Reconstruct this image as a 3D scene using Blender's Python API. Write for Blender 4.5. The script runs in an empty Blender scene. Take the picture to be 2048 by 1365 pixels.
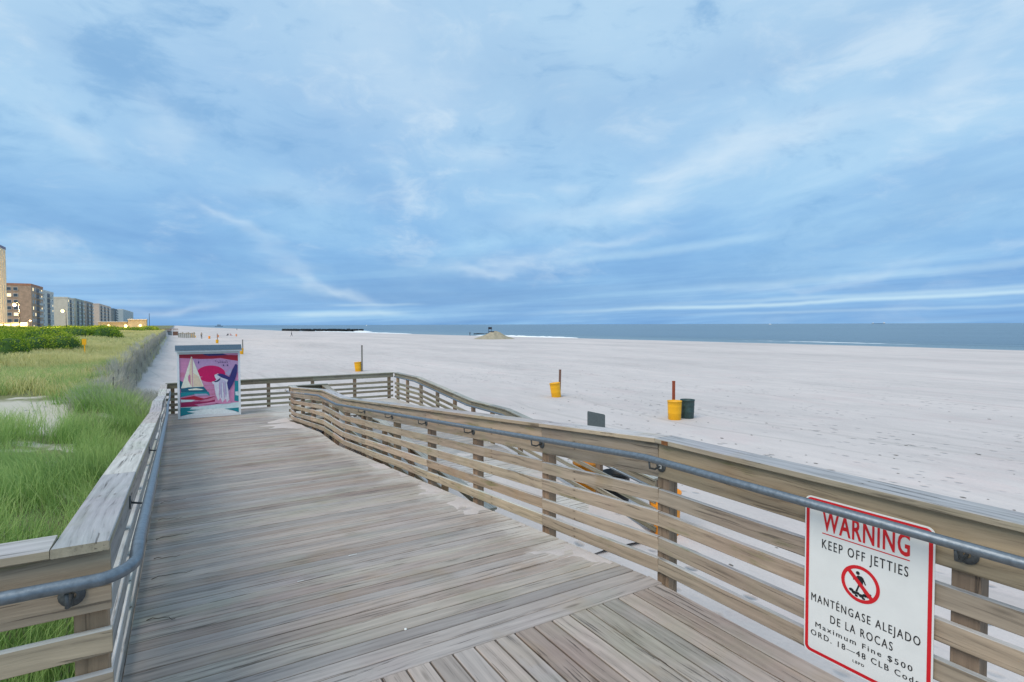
import bpy, bmesh, math, random
import numpy as np
from mathutils import Vector, Matrix, Quaternion, noise as mnoise

random.seed(7); rng = np.random.default_rng(7)
R = math.radians
scene = bpy.context.scene
COL = scene.collection

# ------------------------------------------------------------------ camera
A = math.atan2(.5165, .8563)              # walkway frame: local x = n (seaward), local y = s (along the ramp)
DV = Vector((-math.sin(A), math.cos(A), 0)); NV = Vector((math.cos(A), math.sin(A), 0))
EYE = 1.9; FPX = 1118.0
def W(s, n, z=0.0): return DV * s + NV * n + Vector((0, 0, z))
cam_d = bpy.data.cameras.new('camera'); cam = bpy.data.objects.new('camera', cam_d); COL.objects.link(cam)
cam_d.sensor_width = 36; cam_d.lens = 36 * FPX / 2048; cam_d.clip_start = .05; cam_d.clip_end = 60000
cam.location = (0, 0, EYE)
cam.rotation_euler = (Matrix.Rotation(0, 3, 'Z') @ Matrix.Rotation(R(90 - 1.70), 3, 'X') @ Matrix.Rotation(R(-.17), 3, 'Z')).to_euler()
scene.camera = cam
vs = scene.view_settings
vs.view_transform = 'Standard'; vs.look = 'None'; vs.gamma = 1; vs.use_curve_mapping = False; vs.exposure = 0.58
scene.cycles.max_bounces = 6; scene.cycles.diffuse_bounces = 3

# ------------------------------------------------------------------ node helpers
class NT:
    def __init__(s, tree): s.t = tree; s.n = tree.nodes; s.l = tree.links
    def node(s, typ, **kw):
        nd = s.n.new(typ)
        for k, v in kw.items():
            if k.startswith('i_'):
                key = k[2:]
                key = int(key) if key.isdigit() else key.replace('_', ' ')
                s.set(nd.inputs[key], v)
            else: setattr(nd, k, v)
        return nd
    def set(s, inp, v):
        if isinstance(v, bpy.types.NodeSocket): s.l.new(v, inp)
        elif isinstance(v, bpy.types.Node): s.l.new(v.outputs[0], inp)
        else:
            try: inp.default_value = v
            except Exception: inp.default_value = (*v, 1)
    def math(s, op, a, b=None, c=None, clamp=False):
        nd = s.n.new('ShaderNodeMath'); nd.operation = op; nd.use_clamp = clamp
        s.set(nd.inputs[0], a)
        if b is not None: s.set(nd.inputs[1], b)
        if c is not None: s.set(nd.inputs[2], c)
        return nd.outputs[0]
    def mix(s, f, a, b, blend='MIX'):
        nd = s.n.new('ShaderNodeMix'); nd.data_type = 'RGBA'; nd.blend_type = blend; nd.clamp_factor = True
        s.set(nd.inputs[0], f); s.set(nd.inputs[6], a if not isinstance(a, tuple) else (*a[:3], 1)); s.set(nd.inputs[7], b if not isinstance(b, tuple) else (*b[:3], 1))
        return nd.outputs[2]
    def ramp(s, f, stops, interp='LINEAR'):
        nd = s.n.new('ShaderNodeValToRGB'); s.set(nd.inputs[0], f); cr = nd.color_ramp; cr.interpolation = interp
        while len(cr.elements) < len(stops): cr.elements.new(.5)
        for e, (p, c) in zip(cr.elements, stops):
            e.position = p; e.color = (*c, 1) if isinstance(c, tuple) else (c, c, c, 1)
        return nd.outputs[0]
    def noise(s, vec, scale=1, detail=4, rough=.55, dist=0, out=0):
        nd = s.n.new('ShaderNodeTexNoise'); s.set(nd.inputs['Vector'], vec); nd.inputs['Scale'].default_value = scale
        nd.inputs['Detail'].default_value = detail; nd.inputs['Roughness'].default_value = rough; nd.inputs['Distortion'].default_value = dist
        return nd.outputs[out]
    def smooth(s, x, a, b):
        nd = s.n.new('ShaderNodeMapRange'); nd.interpolation_type = 'SMOOTHSTEP'; s.set(nd.inputs[0], x)
        nd.inputs[1].default_value = a; nd.inputs[2].default_value = b; return nd.outputs[0]
    def comb(s, x, y, z):
        nd = s.n.new('ShaderNodeCombineXYZ'); s.set(nd.inputs[0], x); s.set(nd.inputs[1], y); s.set(nd.inputs[2], z); return nd.outputs[0]
    def sep(s, v):
        nd = s.n.new('ShaderNodeSeparateXYZ'); s.set(nd.inputs[0], v); return nd.outputs
    def vmul(s, v, m):
        nd = s.n.new('ShaderNodeVectorMath'); nd.operation = 'MULTIPLY'; s.set(nd.inputs[0], v); nd.inputs[1].default_value = m; return nd.outputs[0]
    def vadd(s, v, m):
        nd = s.n.new('ShaderNodeVectorMath'); nd.operation = 'ADD'; s.set(nd.inputs[0], v); s.set(nd.inputs[1], m); return nd.outputs[0]

# ------------------------------------------------------------------ sky
SUN_EL, SUN_AZ = 48, 215                  # degrees; azimuth clockwise from +Y (behind the camera, left)
world = bpy.data.worlds.new('World'); scene.world = world; world.use_nodes = True
w = NT(world.node_tree); w.n.clear()
wout = w.node('ShaderNodeOutputWorld'); bg = w.node('ShaderNodeBackground'); w.l.new(bg.outputs[0], wout.inputs[0])
BGS = .1
bg.inputs[1].default_value = BGS
sky = w.node('ShaderNodeTexSky'); sky.sky_type = 'NISHITA'; sky.sun_disc = False
sky.sun_elevation = R(SUN_EL); sky.sun_rotation = R(SUN_AZ)
tc = w.node('ShaderNodeTexCoord'); d = tc.outputs['Generated']
X, Y, Z = w.sep(d)
Zp = w.math('MAXIMUM', Z, 0.0)
den = w.math('ADD', Zp, .085)
px = w.math('DIVIDE', X, den); py = w.math('DIVIDE', Y, den)
th = R(7)                                  # the cloud rows run away from the camera a little left of ahead
qa = w.math('ADD', w.math('MULTIPLY', px, math.cos(th)), w.math('MULTIPLY', py, math.sin(th)))       # across
ql = w.math('SUBTRACT', w.math('MULTIPLY', py, math.cos(th)), w.math('MULTIPLY', px, math.sin(th)))  # along
P = w.comb(qa, ql, 0.0)
warp = w.noise(w.vmul(P, (.35, .25, 1)), 1, 3, .5, 0, 1)
P2 = w.vadd(P, w.vmul(w.vadd(warp, (-.5, -.5, -.5)), (1.6, 1.6, 0)))
c1 = w.noise(w.vmul(P2, (.62, .34, 1)), 1, 7, .56)
c2 = w.noise(w.vadd(w.vmul(P2, (.20, .16, 1)), (3.1, 7.7, 0)), 1, 3, .5)
c3 = w.noise(w.vadd(w.vmul(P2, (2.2, 1.1, 1)), (9, 2, 0)), 1, 6, .6)
cl = w.math('ADD', w.math('ADD', w.math('MULTIPLY', c1, .5), w.math('MULTIPLY', c2, .38)), w.math('MULTIPLY', c3, .12))
cloud = w.ramp(cl, [(.36, (.120, .270, .515)), (.46, (.180, .360, .590)), (.54, (.255, .445, .640)), (.64, (.38, .55, .69))])
# bright rims where the layer is thin
wisp = w.smooth(w.noise(w.vadd(w.vmul(P2, (.8, .5, 1)), (21, 5, 0)), 1, 6, .6), .60, .78)
cloud = w.mix(w.math('MULTIPLY', wisp, .45), cloud, (.43, .58, .70))
# paler towards the zenith
cloud = w.mix(w.math('MULTIPLY', w.smooth(Z, .08, .50), .50), cloud, (.41, .545, .665))
# mottling: soft clumps across the deck of cloud
aw = w.math('ARCTAN2', X, Y); ew = w.math('ARCSINE', Z)
mv = w.comb(w.math('MULTIPLY', aw, 4.6), w.math('MULTIPLY', ew, 8.5), 1.5)
mv = w.vadd(mv, w.vmul(w.noise(w.vmul(mv, (.8, .8, 1)), 1, 3, .5, 0, 1), (1.3, .8, 0)))
m1 = w.noise(mv, 1, 7, .58); m2 = w.noise(w.vadd(w.vmul(mv, (2.4, 3.0, 1)), (5, 5, 0)), 1, 6, .62)
mm = w.math('ADD', w.math('MULTIPLY', m1, .62), w.math('MULTIPLY', m2, .38))
cloud = w.mix(w.math('MULTIPLY', w.smooth(mm, .50, .70), .62), cloud, (.50, .61, .70))
cloud = w.mix(w.math('MULTIPLY', w.smooth(mm, .49, .34), .62), cloud, (.135, .300, .520))
# low bands by the horizon: thin, long, nearly level
az = w.math('ARCTAN2', X, Y)
el = w.math('ARCSINE', Z)
tilt = w.math('SUBTRACT', el, w.math('MULTIPLY', w.math('SUBTRACT', az, -.05), .045))
bands = w.noise(w.comb(w.math('MULTIPLY', az, 2.0), w.math('MULTIPLY', tilt, 46), 4.0), 1, 5, .6, .4)
low = w.math('SUBTRACT', 1.0, w.smooth(Z, .02, .15))
lowcol = w.ramp(bands, [(.36, (.095, .235, .49)), (.52, (.135, .305, .57)), (.66, (.22, .42, .65))])
cloud = w.mix(w.math('MULTIPLY', low, .72), cloud, lowcol)
def streak(e0, slope, a0, a1, wid, amt, prev):       # a long thin lit gap under the cloud deck
    wob = w.math('MULTIPLY', w.math('SUBTRACT', w.noise(w.comb(w.math('MULTIPLY', az, 5), e0 * 90, 0.0), 1, 4, .6), .5), wid * 2.2)
    dd = w.math('ABSOLUTE', w.math('SUBTRACT', w.math('ADD', el, wob), w.math('ADD', w.math('MULTIPLY', w.math('SUBTRACT', az, a0), slope), e0)))
    taper = w.math('MULTIPLY', w.smooth(az, a0, a0 + (a1 - a0) * .25), w.math('SUBTRACT', 1.0, w.smooth(az, a1 - (a1 - a0) * .3, a1)))
    m = w.math('MULTIPLY', w.math('SUBTRACT', 1.0, w.smooth(dd, 0, wid)), w.math('MULTIPLY', taper, amt))
    return w.mix(m, prev, (.40, .57, .69))
for st in [(.017, .030, -.06, 1.6, .0055, .80), (.030, .026, .10, 1.8, .006, .45), (.018, .004, -.40, -.16, .0075, .75),
           (.052, .050, .16, 1.5, .010, .38), (.034, .01, -.33, -.14, .004, .45), (.031, .03, -.66, -.52, .008, .35),
           (.084, -.20, -.46, -.235, .012, .18), (.013, .02, .2, 1.2, .004, .3), (.103, .09, .02, .5, .012, .35)]:
    cloud = streak(*st, cloud)
# larger light openings and dark bellies of the cloud deck, each at its own bearing
wrp = w.noise(w.comb(w.math('MULTIPLY', az, 5.0), w.math('MULTIPLY', el, 9.0), 0.0), 1, 4, .6, 0, 1)
wx, wy, _ = w.sep(wrp)
wx = w.math('MULTIPLY', w.math('SUBTRACT', wx, .5), .22); wy = w.math('MULTIPLY', w.math('SUBTRACT', wy, .5), .10)
fib = w.noise(w.comb(w.math('MULTIPLY', az, 9.0), w.math('MULTIPLY', tilt, 55), 2.0), 1, 4, .6)
azw = w.math('ADD', az, wx); elw = w.math('ADD', el, wy)
def blob(u, v, lu, lv, ang, amt, prev, dark=False):
    x = (u - 1024) / FPX; a0 = math.atan(x); ca = math.cos(a0); e0 = math.atan((649 - v) / FPX * ca)
    lu = lu / FPX * ca * ca; lv = lv / FPX * ca; c_, s_ = math.cos(R(ang)), math.sin(R(ang))
    dx = w.math('SUBTRACT', azw, a0); dy = w.math('SUBTRACT', elw, e0)
    p_ = w.math('DIVIDE', w.math('ADD', w.math('MULTIPLY', dx, c_), w.math('MULTIPLY', dy, s_)), lu)
    q_ = w.math('DIVIDE', w.math('SUBTRACT', w.math('MULTIPLY', dy, c_), w.math('MULTIPLY', dx, s_)), lv)
    r2 = w.math('ADD', w.math('MULTIPLY', p_, p_), w.math('MULTIPLY', q_, q_))
    if not dark: lu, lv = lu * 1.2, lv * 1.5
    m = w.math('MULTIPLY', w.math('EXPONENT', w.math('MULTIPLY', r2, -.75)), amt * (.75 if dark else .62))
    if not dark: m = w.math('MULTIPLY', m, w.math('ADD', .45, w.math('MULTIPLY', fib, 1.1)))
    return w.mix(m, prev, (.120, .255, .465) if dark else (.50, .61, .70))
for bl in [(1050, 590, 260, 34, 0, .45, 1), (120, 430, 200, 50, -8, .35, 1), (1090, 190, 150, 55, -15, .30, 1), (830, 560, 210, 34, 0, .40, 1), (1880, 420, 220, 55, 8, .40, 1),
           (1480, 540, 200, 34, 8, .30, 1), (430, 545, 170, 34, 0, .30, 1), (200, 130, 120, 40, -20, .22, 1), (1480, 130, 220, 40, 12, .22, 1), (620, 300, 140, 34, -15, .2, 1),
           (1490, 288, 95, 26, 8, .85), (1640, 258, 150, 22, 10, .50), (1330, 365, 110, 24, 30, .60), (1920, 148, 130, 24, 26, .55), (968, 318, 48, 22, 0, .55), (350, 255, 42, 36, 0, .45),
           (150, 258, 85, 20, -28, .50), (490, 450, 55, 11, -26, .6), (570, 512, 75, 14, -30, .3), (670, 572, 95, 11, -20, .6), (760, 90, 130, 70, -60, .40), (870, 172, 80, 34, 0, .32),
           (1170, 425, 130, 16, 5, .45), (1050, 530, 120, 13, 8, .5), (1200, 488, 90, 9, 5, .5), (380, 606, 90, 9, 5, .5), (1130, 378, 34, 12, 0, .45), (640, 385, 120, 20, 0, .30),
           (960, 545, 60, 7, 0, .5), (1650, 560, 180, 9, 7, .4)]:
    cloud = blob(*bl[:6], cloud, len(bl) > 6)
scaled = w.vmul(cloud, (.945 / BGS, .935 / BGS, .925 / BGS))
w.l.new(w.mix(.93, sky.outputs[0], scaled), bg.inputs[0])

sun_d = bpy.data.lights.new('sun', 'SUN'); sun_d.energy = 1.5; sun_d.angle = R(40); sun_d.color = (1, .91, .80)
sun = bpy.data.objects.new('sun', sun_d); COL.objects.link(sun)
sv = Vector((math.sin(R(SUN_AZ)) * math.cos(R(SUN_EL)), math.cos(R(SUN_AZ)) * math.cos(R(SUN_EL)), math.sin(R(SUN_EL))))
sun.rotation_euler = sv.to_track_quat('Z', 'Y').to_euler()

# ------------------------------------------------------------------ materials
def newmat(name):
    m = bpy.data.materials.new(name); m.use_nodes = True; t = NT(m.node_tree); t.n.clear()
    out = t.node('ShaderNodeOutputMaterial'); b = t.node('ShaderNodeBsdfPrincipled'); t.l.new(b.outputs[0], out.inputs[0])
    return m, t, b
def simple(name, col, rough=.6, metal=0, var=.12, scale=8, emit=None, spec=.5, bump=0.0):
    m, t, b = newmat(name); co = t.node('ShaderNodeTexCoord').outputs['Object']
    nz = t.noise(co, scale, 5, .6)
    lo = tuple(c * (1 - var) for c in col); hi = tuple(min(1, c * (1 + var)) for c in col)
    t.set(b.inputs['Base Color'], t.ramp(nz, [(.3, lo), (.7, hi)]))
    b.inputs['Roughness'].default_value = rough; b.inputs['Metallic'].default_value = metal; b.inputs['Specular IOR Level'].default_value = spec
    if bump:
        bp = t.node('ShaderNodeBump', i_Strength=bump, i_Distance=.01, i_Height=nz); t.l.new(bp.outputs[0], b.inputs['Normal'])
    if emit:
        b.inputs['Emission Color'].default_value = (*emit[0], 1); b.inputs['Emission Strength'].default_value = emit[1]
    return m
def wood(name, top, side, algae=.0, dust=False, grain=1.0, contrast=1.0, crack=.55):
    m, t, b = newmat(name)
    tcn = t.node('ShaderNodeTexCoord'); co = tcn.outputs['Object']; oi = t.node('ShaderNodeObjectInfo'); rnd = oi.outputs['Random']
    geo = t.node('ShaderNodeNewGeometry'); pos = geo.outputs['Position']; nz = t.sep(geo.outputs['Normal'])[2]
    off = t.comb(t.math('MULTIPLY', rnd, 91.0), t.math('MULTIPLY', rnd, 37.0), t.math('MULTIPLY', rnd, 53.0))
    v = t.vadd(co, off)
    bend = t.noise(t.vmul(v, (.9, 2.5, 2.5)), 1, 2, .5)
    vy = t.sep(v)
    bent = t.comb(vy[0], t.math('ADD', vy[1], t.math('MULTIPLY', bend, .11)), t.math('ADD', vy[2], t.math('MULTIPLY', bend, .07)))
    g1 = t.noise(t.vmul(bent, (2.6, 95 * grain, 95 * grain)), 1, 5, .70, .25)
    g2 = t.noise(t.vmul(bent, (1.1, 26, 26)), 1, 5, .6)
    g3 = t.noise(t.vmul(v, (2.2, 5, 5)), 1, 3, .5)
    wv = t.node('ShaderNodeTexWave', wave_type='BANDS', bands_direction='Y', i_Scale=5.0, i_Distortion=9.0, i_Detail=3.0, i_Detail_Scale=.8)
    t.set(wv.inputs['Vector'], t.vmul(bent, (.20, 1.0, 1.0)))
    fac = t.math('ADD', t.math('ADD', t.math('MULTIPLY', g1, .42), t.math('MULTIPLY', g2, .30)), t.math('ADD', t.math('MULTIPLY', wv.outputs['Fac'], .10), t.math('MULTIPLY', g3, .18)))
    dk = 1 - .62 * contrast
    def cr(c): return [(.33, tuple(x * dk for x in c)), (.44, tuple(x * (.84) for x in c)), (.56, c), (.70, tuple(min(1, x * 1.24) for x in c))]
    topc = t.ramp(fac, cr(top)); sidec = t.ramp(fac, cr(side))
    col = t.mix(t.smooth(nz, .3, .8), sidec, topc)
    # stains that drift over the boards: pinkish, greenish, ochre
    st1 = t.noise(pos, .9, 4, .6); st2 = t.noise(t.vadd(pos, (13, 5, 3)), 1.4, 4, .6); st3 = t.noise(t.vadd(pos, (3, 25, 9)), 2.1, 3, .6)
    col = t.mix(t.math('MULTIPLY', t.smooth(st1, .48, .68), .30), col, (.80, .66, .74), 'MULTIPLY')
    col = t.mix(t.math('MULTIPLY', t.smooth(st2, .50, .70), .34), col, (.70, .84, .70), 'MULTIPLY')
    col = t.mix(t.math('MULTIPLY', t.smooth(st3, .56, .72), .30), col, (.92, .78, .54), 'MULTIPLY')
    if algae:
        am = t.math('MULTIPLY', t.smooth(t.noise(t.vmul(bent, (1.4, 9, 9)), 1, 5, .62), .58, .74), algae)
        col = t.mix(am, col, (.13, .16, .035))
    # drying cracks along the grain
    ck = t.smooth(t.noise(t.vmul(t.vadd(bent, (4, 9, 2)), (1.3, 58, 58)), 1, 5, .6, .3), .585, .64)
    ck = t.math('MULTIPLY', ck, t.smooth(t.noise(t.vmul(v, (1.4, 4, 4)), 1, 3, .5), .40, .58))
    col = t.mix(t.math('MULTIPLY', ck, crack), col, (.055, .045, .038))
    # screw heads, two to a board over each bearer, with a little rust bled along the grain
    if not dust:
        cx_, cy_, _z = t.sep(co)
        mx_ = t.math('SUBTRACT', t.math('MODULO', t.math('ADD', cx_, .52), 1.53), .035)
        ay_ = t.math('SUBTRACT', t.math('ABSOLUTE', cy_), .034)
        dsc = t.math('SQRT', t.math('ADD', t.math('MULTIPLY', mx_, mx_), t.math('MULTIPLY', ay_, ay_)))
        stn = t.math('SQRT', t.math('ADD', t.math('MULTIPLY', t.math('MULTIPLY', mx_, mx_), .10), t.math('MULTIPLY', ay_, ay_)))
        col = t.mix(t.math('MULTIPLY', t.math('SUBTRACT', 1.0, t.smooth(stn, .002, .014)), .40), col, (.15, .10, .07))
        col = t.mix(t.math('SUBTRACT', 1.0, t.smooth(dsc, .0040, .0062)), col, (.05, .04, .035))
    # knots
    vo = t.node('ShaderNodeTexVoronoi', i_Scale=1.0); t.set(vo.inputs['Vector'], t.vmul(v, (1.3, 6.5, 6.5)))
    kn = t.math('SUBTRACT', 1.0, t.smooth(vo.outputs['Distance'], .03, .13))
    col = t.mix(t.math('MULTIPLY', kn, .55), col, (.07, .05, .035))
    # board-to-board tone
    tone = t.math('ADD', .80, t.math('MULTIPLY', t.math('FRACT', t.math('MULTIPLY', rnd, 17.3)), .36))
    hue = t.ramp(t.math('FRACT', t.math('MULTIPLY', rnd, 5.7)), [(0, (1, .94, .90)), (.35, (1, 1, 1)), (.65, (.93, .98, 1.04)), (1, (.98, 1.0, .93))])
    col = t.mix(1.0, col, hue, 'MULTIPLY')
    vm = t.node('ShaderNodeVectorMath', operation='SCALE'); t.set(vm.inputs[0], col); t.set(vm.inputs['Scale'], tone); col = vm.outputs[0]
    if dust:   # blown sand lying along the seaward edge of the deck
        p = t.sep(pos); nn = t.math('ADD', t.math('MULTIPLY', p[0], NV.x), t.math('MULTIPLY', p[1], NV.y))
        ss = t.math('ADD', t.math('MULTIPLY', p[0], DV.x), t.math('MULTIPLY', p[1], DV.y))
        e = t.math('ADD', nn, t.math('MULTIPLY', t.math('SUBTRACT', t.noise(t.vmul(pos, (1.7, 1.7, 1)), 1, 5, .65), .5), 1.3))
        dm = t.math('MULTIPLY', t.smooth(e, 2.45, 3.05), t.smooth(ss, 3.0, 3.9))
        if dust == 2: dm = t.smooth(t.math('ADD', ss, t.math('MULTIPLY', t.noise(t.vmul(pos, (1.2, 1.2, 1)), 1, 4, .6), 5.0)), 17.5, 11.5)
        dm = t.math('MULTIPLY', dm, t.math('MULTIPLY', nz, .95 if dust == 2 else .85), clamp=True)
        fine = t.smooth(t.noise(t.vmul(bent, (1.5, 30, 30)), 1, 4, .6), .30, .55)
        dm = t.math('MULTIPLY', dm, fine)
        col = t.mix(dm, col, (.62, .58, .53))
        film = t.math('MULTIPLY', t.smooth(t.noise(t.vmul(t.vadd(pos, (40, 2, 0)), (.5, .5, 1)), 1, 5, .6), .42, .66), .22)
        col = t.mix(t.math('MULTIPLY', film, nz), col, (.55, .54, .52))
    t.set(b.inputs['Base Color'], col); b.inputs['Roughness'].default_value = .78; b.inputs['Specular IOR Level'].default_value = .28
    bp = t.node('ShaderNodeBump', i_Strength=.7, i_Distance=.006, i_Height=t.math('SUBTRACT', fac, t.math('MULTIPLY', ck, .5))); t.l.new(bp.outputs[0], b.inputs['Normal'])
    return m
M = {}
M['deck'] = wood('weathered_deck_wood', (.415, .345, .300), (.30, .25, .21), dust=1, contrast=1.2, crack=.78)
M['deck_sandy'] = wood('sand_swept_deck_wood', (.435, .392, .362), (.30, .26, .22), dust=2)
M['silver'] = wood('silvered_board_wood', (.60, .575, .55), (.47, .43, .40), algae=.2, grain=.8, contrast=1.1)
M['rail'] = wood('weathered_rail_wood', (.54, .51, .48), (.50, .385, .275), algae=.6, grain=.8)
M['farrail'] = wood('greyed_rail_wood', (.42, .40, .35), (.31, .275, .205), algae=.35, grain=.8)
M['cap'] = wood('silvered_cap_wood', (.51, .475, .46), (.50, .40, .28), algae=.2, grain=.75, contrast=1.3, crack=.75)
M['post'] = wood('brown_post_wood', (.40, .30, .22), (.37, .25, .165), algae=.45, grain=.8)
M['pipe'] = simple('galvanised_pipe', (.185, .215, .245), .42, .55, .22, 34, bump=.15)
M['pipe_dark'] = simple('dull_bracket_steel', (.10, .11, .115), .6, .4, .3, 60)
M['rust'] = simple('rusty_steel', (.20, .075, .02), .8, 0, .35, 50)
M['white'] = simple('white_sign_paint', (.80, .80, .77), .35, 0, .04, 5)
M['red'] = simple('red_sign_print', (.66, .012, .02), .4, 0, .05)
M['black'] = simple('black_sign_print', (.012, .013, .016), .5, 0, .05)
M['signback'] = simple('grey_sign_back', (.14, .17, .18), .45, .4, .12, 14)
M['yellow'] = simple('yellow_plastic', (.86, .42, .004), .45, 0, .07, 3)
M['orange'] = simple('orange_plastic', (.86, .30, .008), .5, 0, .08, 3)
M['pale_orange'] = simple('faded_orange_plastic', (.80, .34, .16), .5, 0, .08, 3)
M['green'] = simple('dark_green_drum', (.028, .062, .062), .5, 0, .3, 9)
M['blackp'] = simple('black_drum', (.010, .010, .012), .5, 0, .2, 9)
M['inside'] = simple('drum_inside', (.02, .018, .012), .9, 0, .2, 9)
M['redpost'] = simple('red_brown_post', (.30, .062, .024), .8, 0, .2, 20)
M['brownpost'] = simple('brown_stake', (.19, .10, .07), .85, 0, .25, 20)
M['greypost'] = simple('grey_stake', (.20, .19, .17), .85, 0, .25, 20)
M['dark'] = simple('dark_cloth', (.03, .035, .05), .9, 0, .2, 20)
M['skin'] = simple('skin', (.42, .25, .18), .6, 0, .05, 20)
M['pink'] = simple('pink_cloth', (.62, .30, .30), .9, 0, .1, 20)
M['pale'] = simple('pale_cloth', (.6, .6, .62), .9, 0, .1, 20)
M['kiosk'] = simple('white_painted_board', (.74, .77, .80), .5, 0, .04, 6)
M['kroof'] = simple('slate_blue_roof', (.055, .095, .135), .6, 0, .22, 24, bump=.3)
M['rock'] = simple('dark_jetty_rock', (.020, .026, .03), .85, 0, .4, .6)
M['foam'] = simple('sea_foam', (.85, .87, .88), .7, 0, .05, .5)
M['twig'] = simple('dry_twig', (.10, .085, .06), .9, 0, .3, 40)
M['straw'] = simple('white_straw', (.80, .80, .76), .5, 0, .05, 40)
M['lath'] = simple('grey_lath', (.36, .345, .30), .9, 0, .35, 3)
M['debris'] = simple('dark_seaweed', (.17, .155, .14), .9, 0, .4, 3)

# mural inks
for k, c in dict(m_pink=(.64, .25, .44), m_mauve=(.50, .30, .52), m_red=(.38, .008, .035), m_navy=(.03, .03, .17), m_mag=(.60, .0, .11), m_sail=(.80, .78, .66),
                 m_cream=(.76, .60, .44), m_teal=(.005, .24, .30), m_dteal=(.01, .12, .19), m_pale=(.60, .74, .78), m_white=(.76, .82, .84), m_lav=(.40, .36, .55),
                 m_rose=(.60, .20, .33), m_wine=(.30, .01, .09), m_dk=(.02, .02, .10), m_lilac=(.66, .64, .74), m_lilac2=(.52, .48, .64)).items():
    M[k] = simple('mural_' + k[2:], c, .5, 0, .10, 16)

# ------------------------------------------------------------------ object helpers
def link(o): COL.objects.link(o); return o
def tag(o, label=None, cat=None, group=None, kind=None):
    if label: o['label'] = label
    if cat: o['category'] = cat
    if group: o['group'] = group
    if kind: o['kind'] = kind
    return o
def empty(name, loc, rz=0.0):
    o = bpy.data.objects.new(name, None); o.location = loc; o.rotation_euler = (0, 0, rz); o.empty_display_size = .2; return link(o)
def mobj(name, me, parent=None, loc=(0, 0, 0), rot=None):
    o = bpy.data.objects.new(name, me); o.parent = parent; o.location = loc
    if isinstance(rot, Quaternion): o.rotation_mode = 'QUATERNION'; o.rotation_quaternion = rot
    elif rot is not None: o.rotation_euler = rot
    return link(o)
def mesh(name, verts, faces, mats, smooth=False, fm=None):
    me = bpy.data.meshes.new(name); me.from_pydata([tuple(v) for v in verts], [], faces); me.validate()
    for m in (mats if isinstance(mats, (list, tuple)) else [mats]): me.materials.append(m)
    if fm: me.polygons.foreach_set('material_index', fm)
    if smooth: me.shade_smooth()
    me.update(); return me
class MB:
    def __init__(s): s.v = []; s.f = []; s.m = []
    def add(s, vs, fs, mi=0):
        k = len(s.v); s.v += [tuple(v) for v in vs]; s.f += [tuple(i + k for i in f) for f in fs]; s.m += [mi] * len(fs)
    def box(s, x0, x1, y0, y1, z0, z1, mi=0):
        vs = [(x, y, z) for z in (z0, z1) for y in (y0, y1) for x in (x0, x1)]
        s.add(vs, [(0, 2, 3, 1), (4, 5, 7, 6), (0, 1, 5, 4), (2, 6, 7, 3), (0, 4, 6, 2), (1, 3, 7, 5)], mi)
    def tube(s, pts, r, k=8, mi=0, cap=True):
        pts = [Vector(p) for p in pts]; rs = r if isinstance(r, (list, tuple)) else [r] * len(pts); rings = []; b0 = len(s.v)
        t0 = (pts[1] - pts[0]).normalized(); u = t0.orthogonal().normalized()
        for i, p in enumerate(pts):
            t = (pts[min(i + 1, len(pts) - 1)] - pts[max(i - 1, 0)]).normalized()
            u = (u - t * u.dot(t)).normalized(); vv = t.cross(u)
            s.v += [tuple(p + (u * math.cos(2 * math.pi * j / k) + vv * math.sin(2 * math.pi * j / k)) * rs[i]) for j in range(k)]
        for i in range(len(pts) - 1):
            for j in range(k):
                a = b0 + i * k + j; b = b0 + i * k + (j + 1) % k; s.f.append((a, b, b + k, a + k)); s.m.append(mi)
        if cap:
            s.f.append(tuple(b0 + j for j in reversed(range(k)))); s.m.append(mi)
            e = b0 + (len(pts) - 1) * k; s.f.append(tuple(e + j for j in range(k))); s.m.append(mi)
    def lathe(s, prof, k=20, mi=0, c=(0, 0)):
        b0 = len(s.v)
        for (r, z) in prof: s.v += [(c[0] + r * math.cos(2 * math.pi * j / k), c[1] + r * math.sin(2 * math.pi * j / k), z) for j in range(k)]
        for i in range(len(prof) - 1):
            for j in range(k):
                a = b0 + i * k + j; b = b0 + i * k + (j + 1) % k; s.f.append((a, b, b + k, a + k)); s.m.append(mi)
    def mesh(s, name, mats, smooth=False): return mesh(name, s.v, s.f, mats, smooth, s.m)
    def build(s, name, mats, parent=None, loc=(0, 0, 0), rot=None, smooth=False): return mobj(name, s.mesh(name, mats, smooth), parent, loc, rot)

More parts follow.
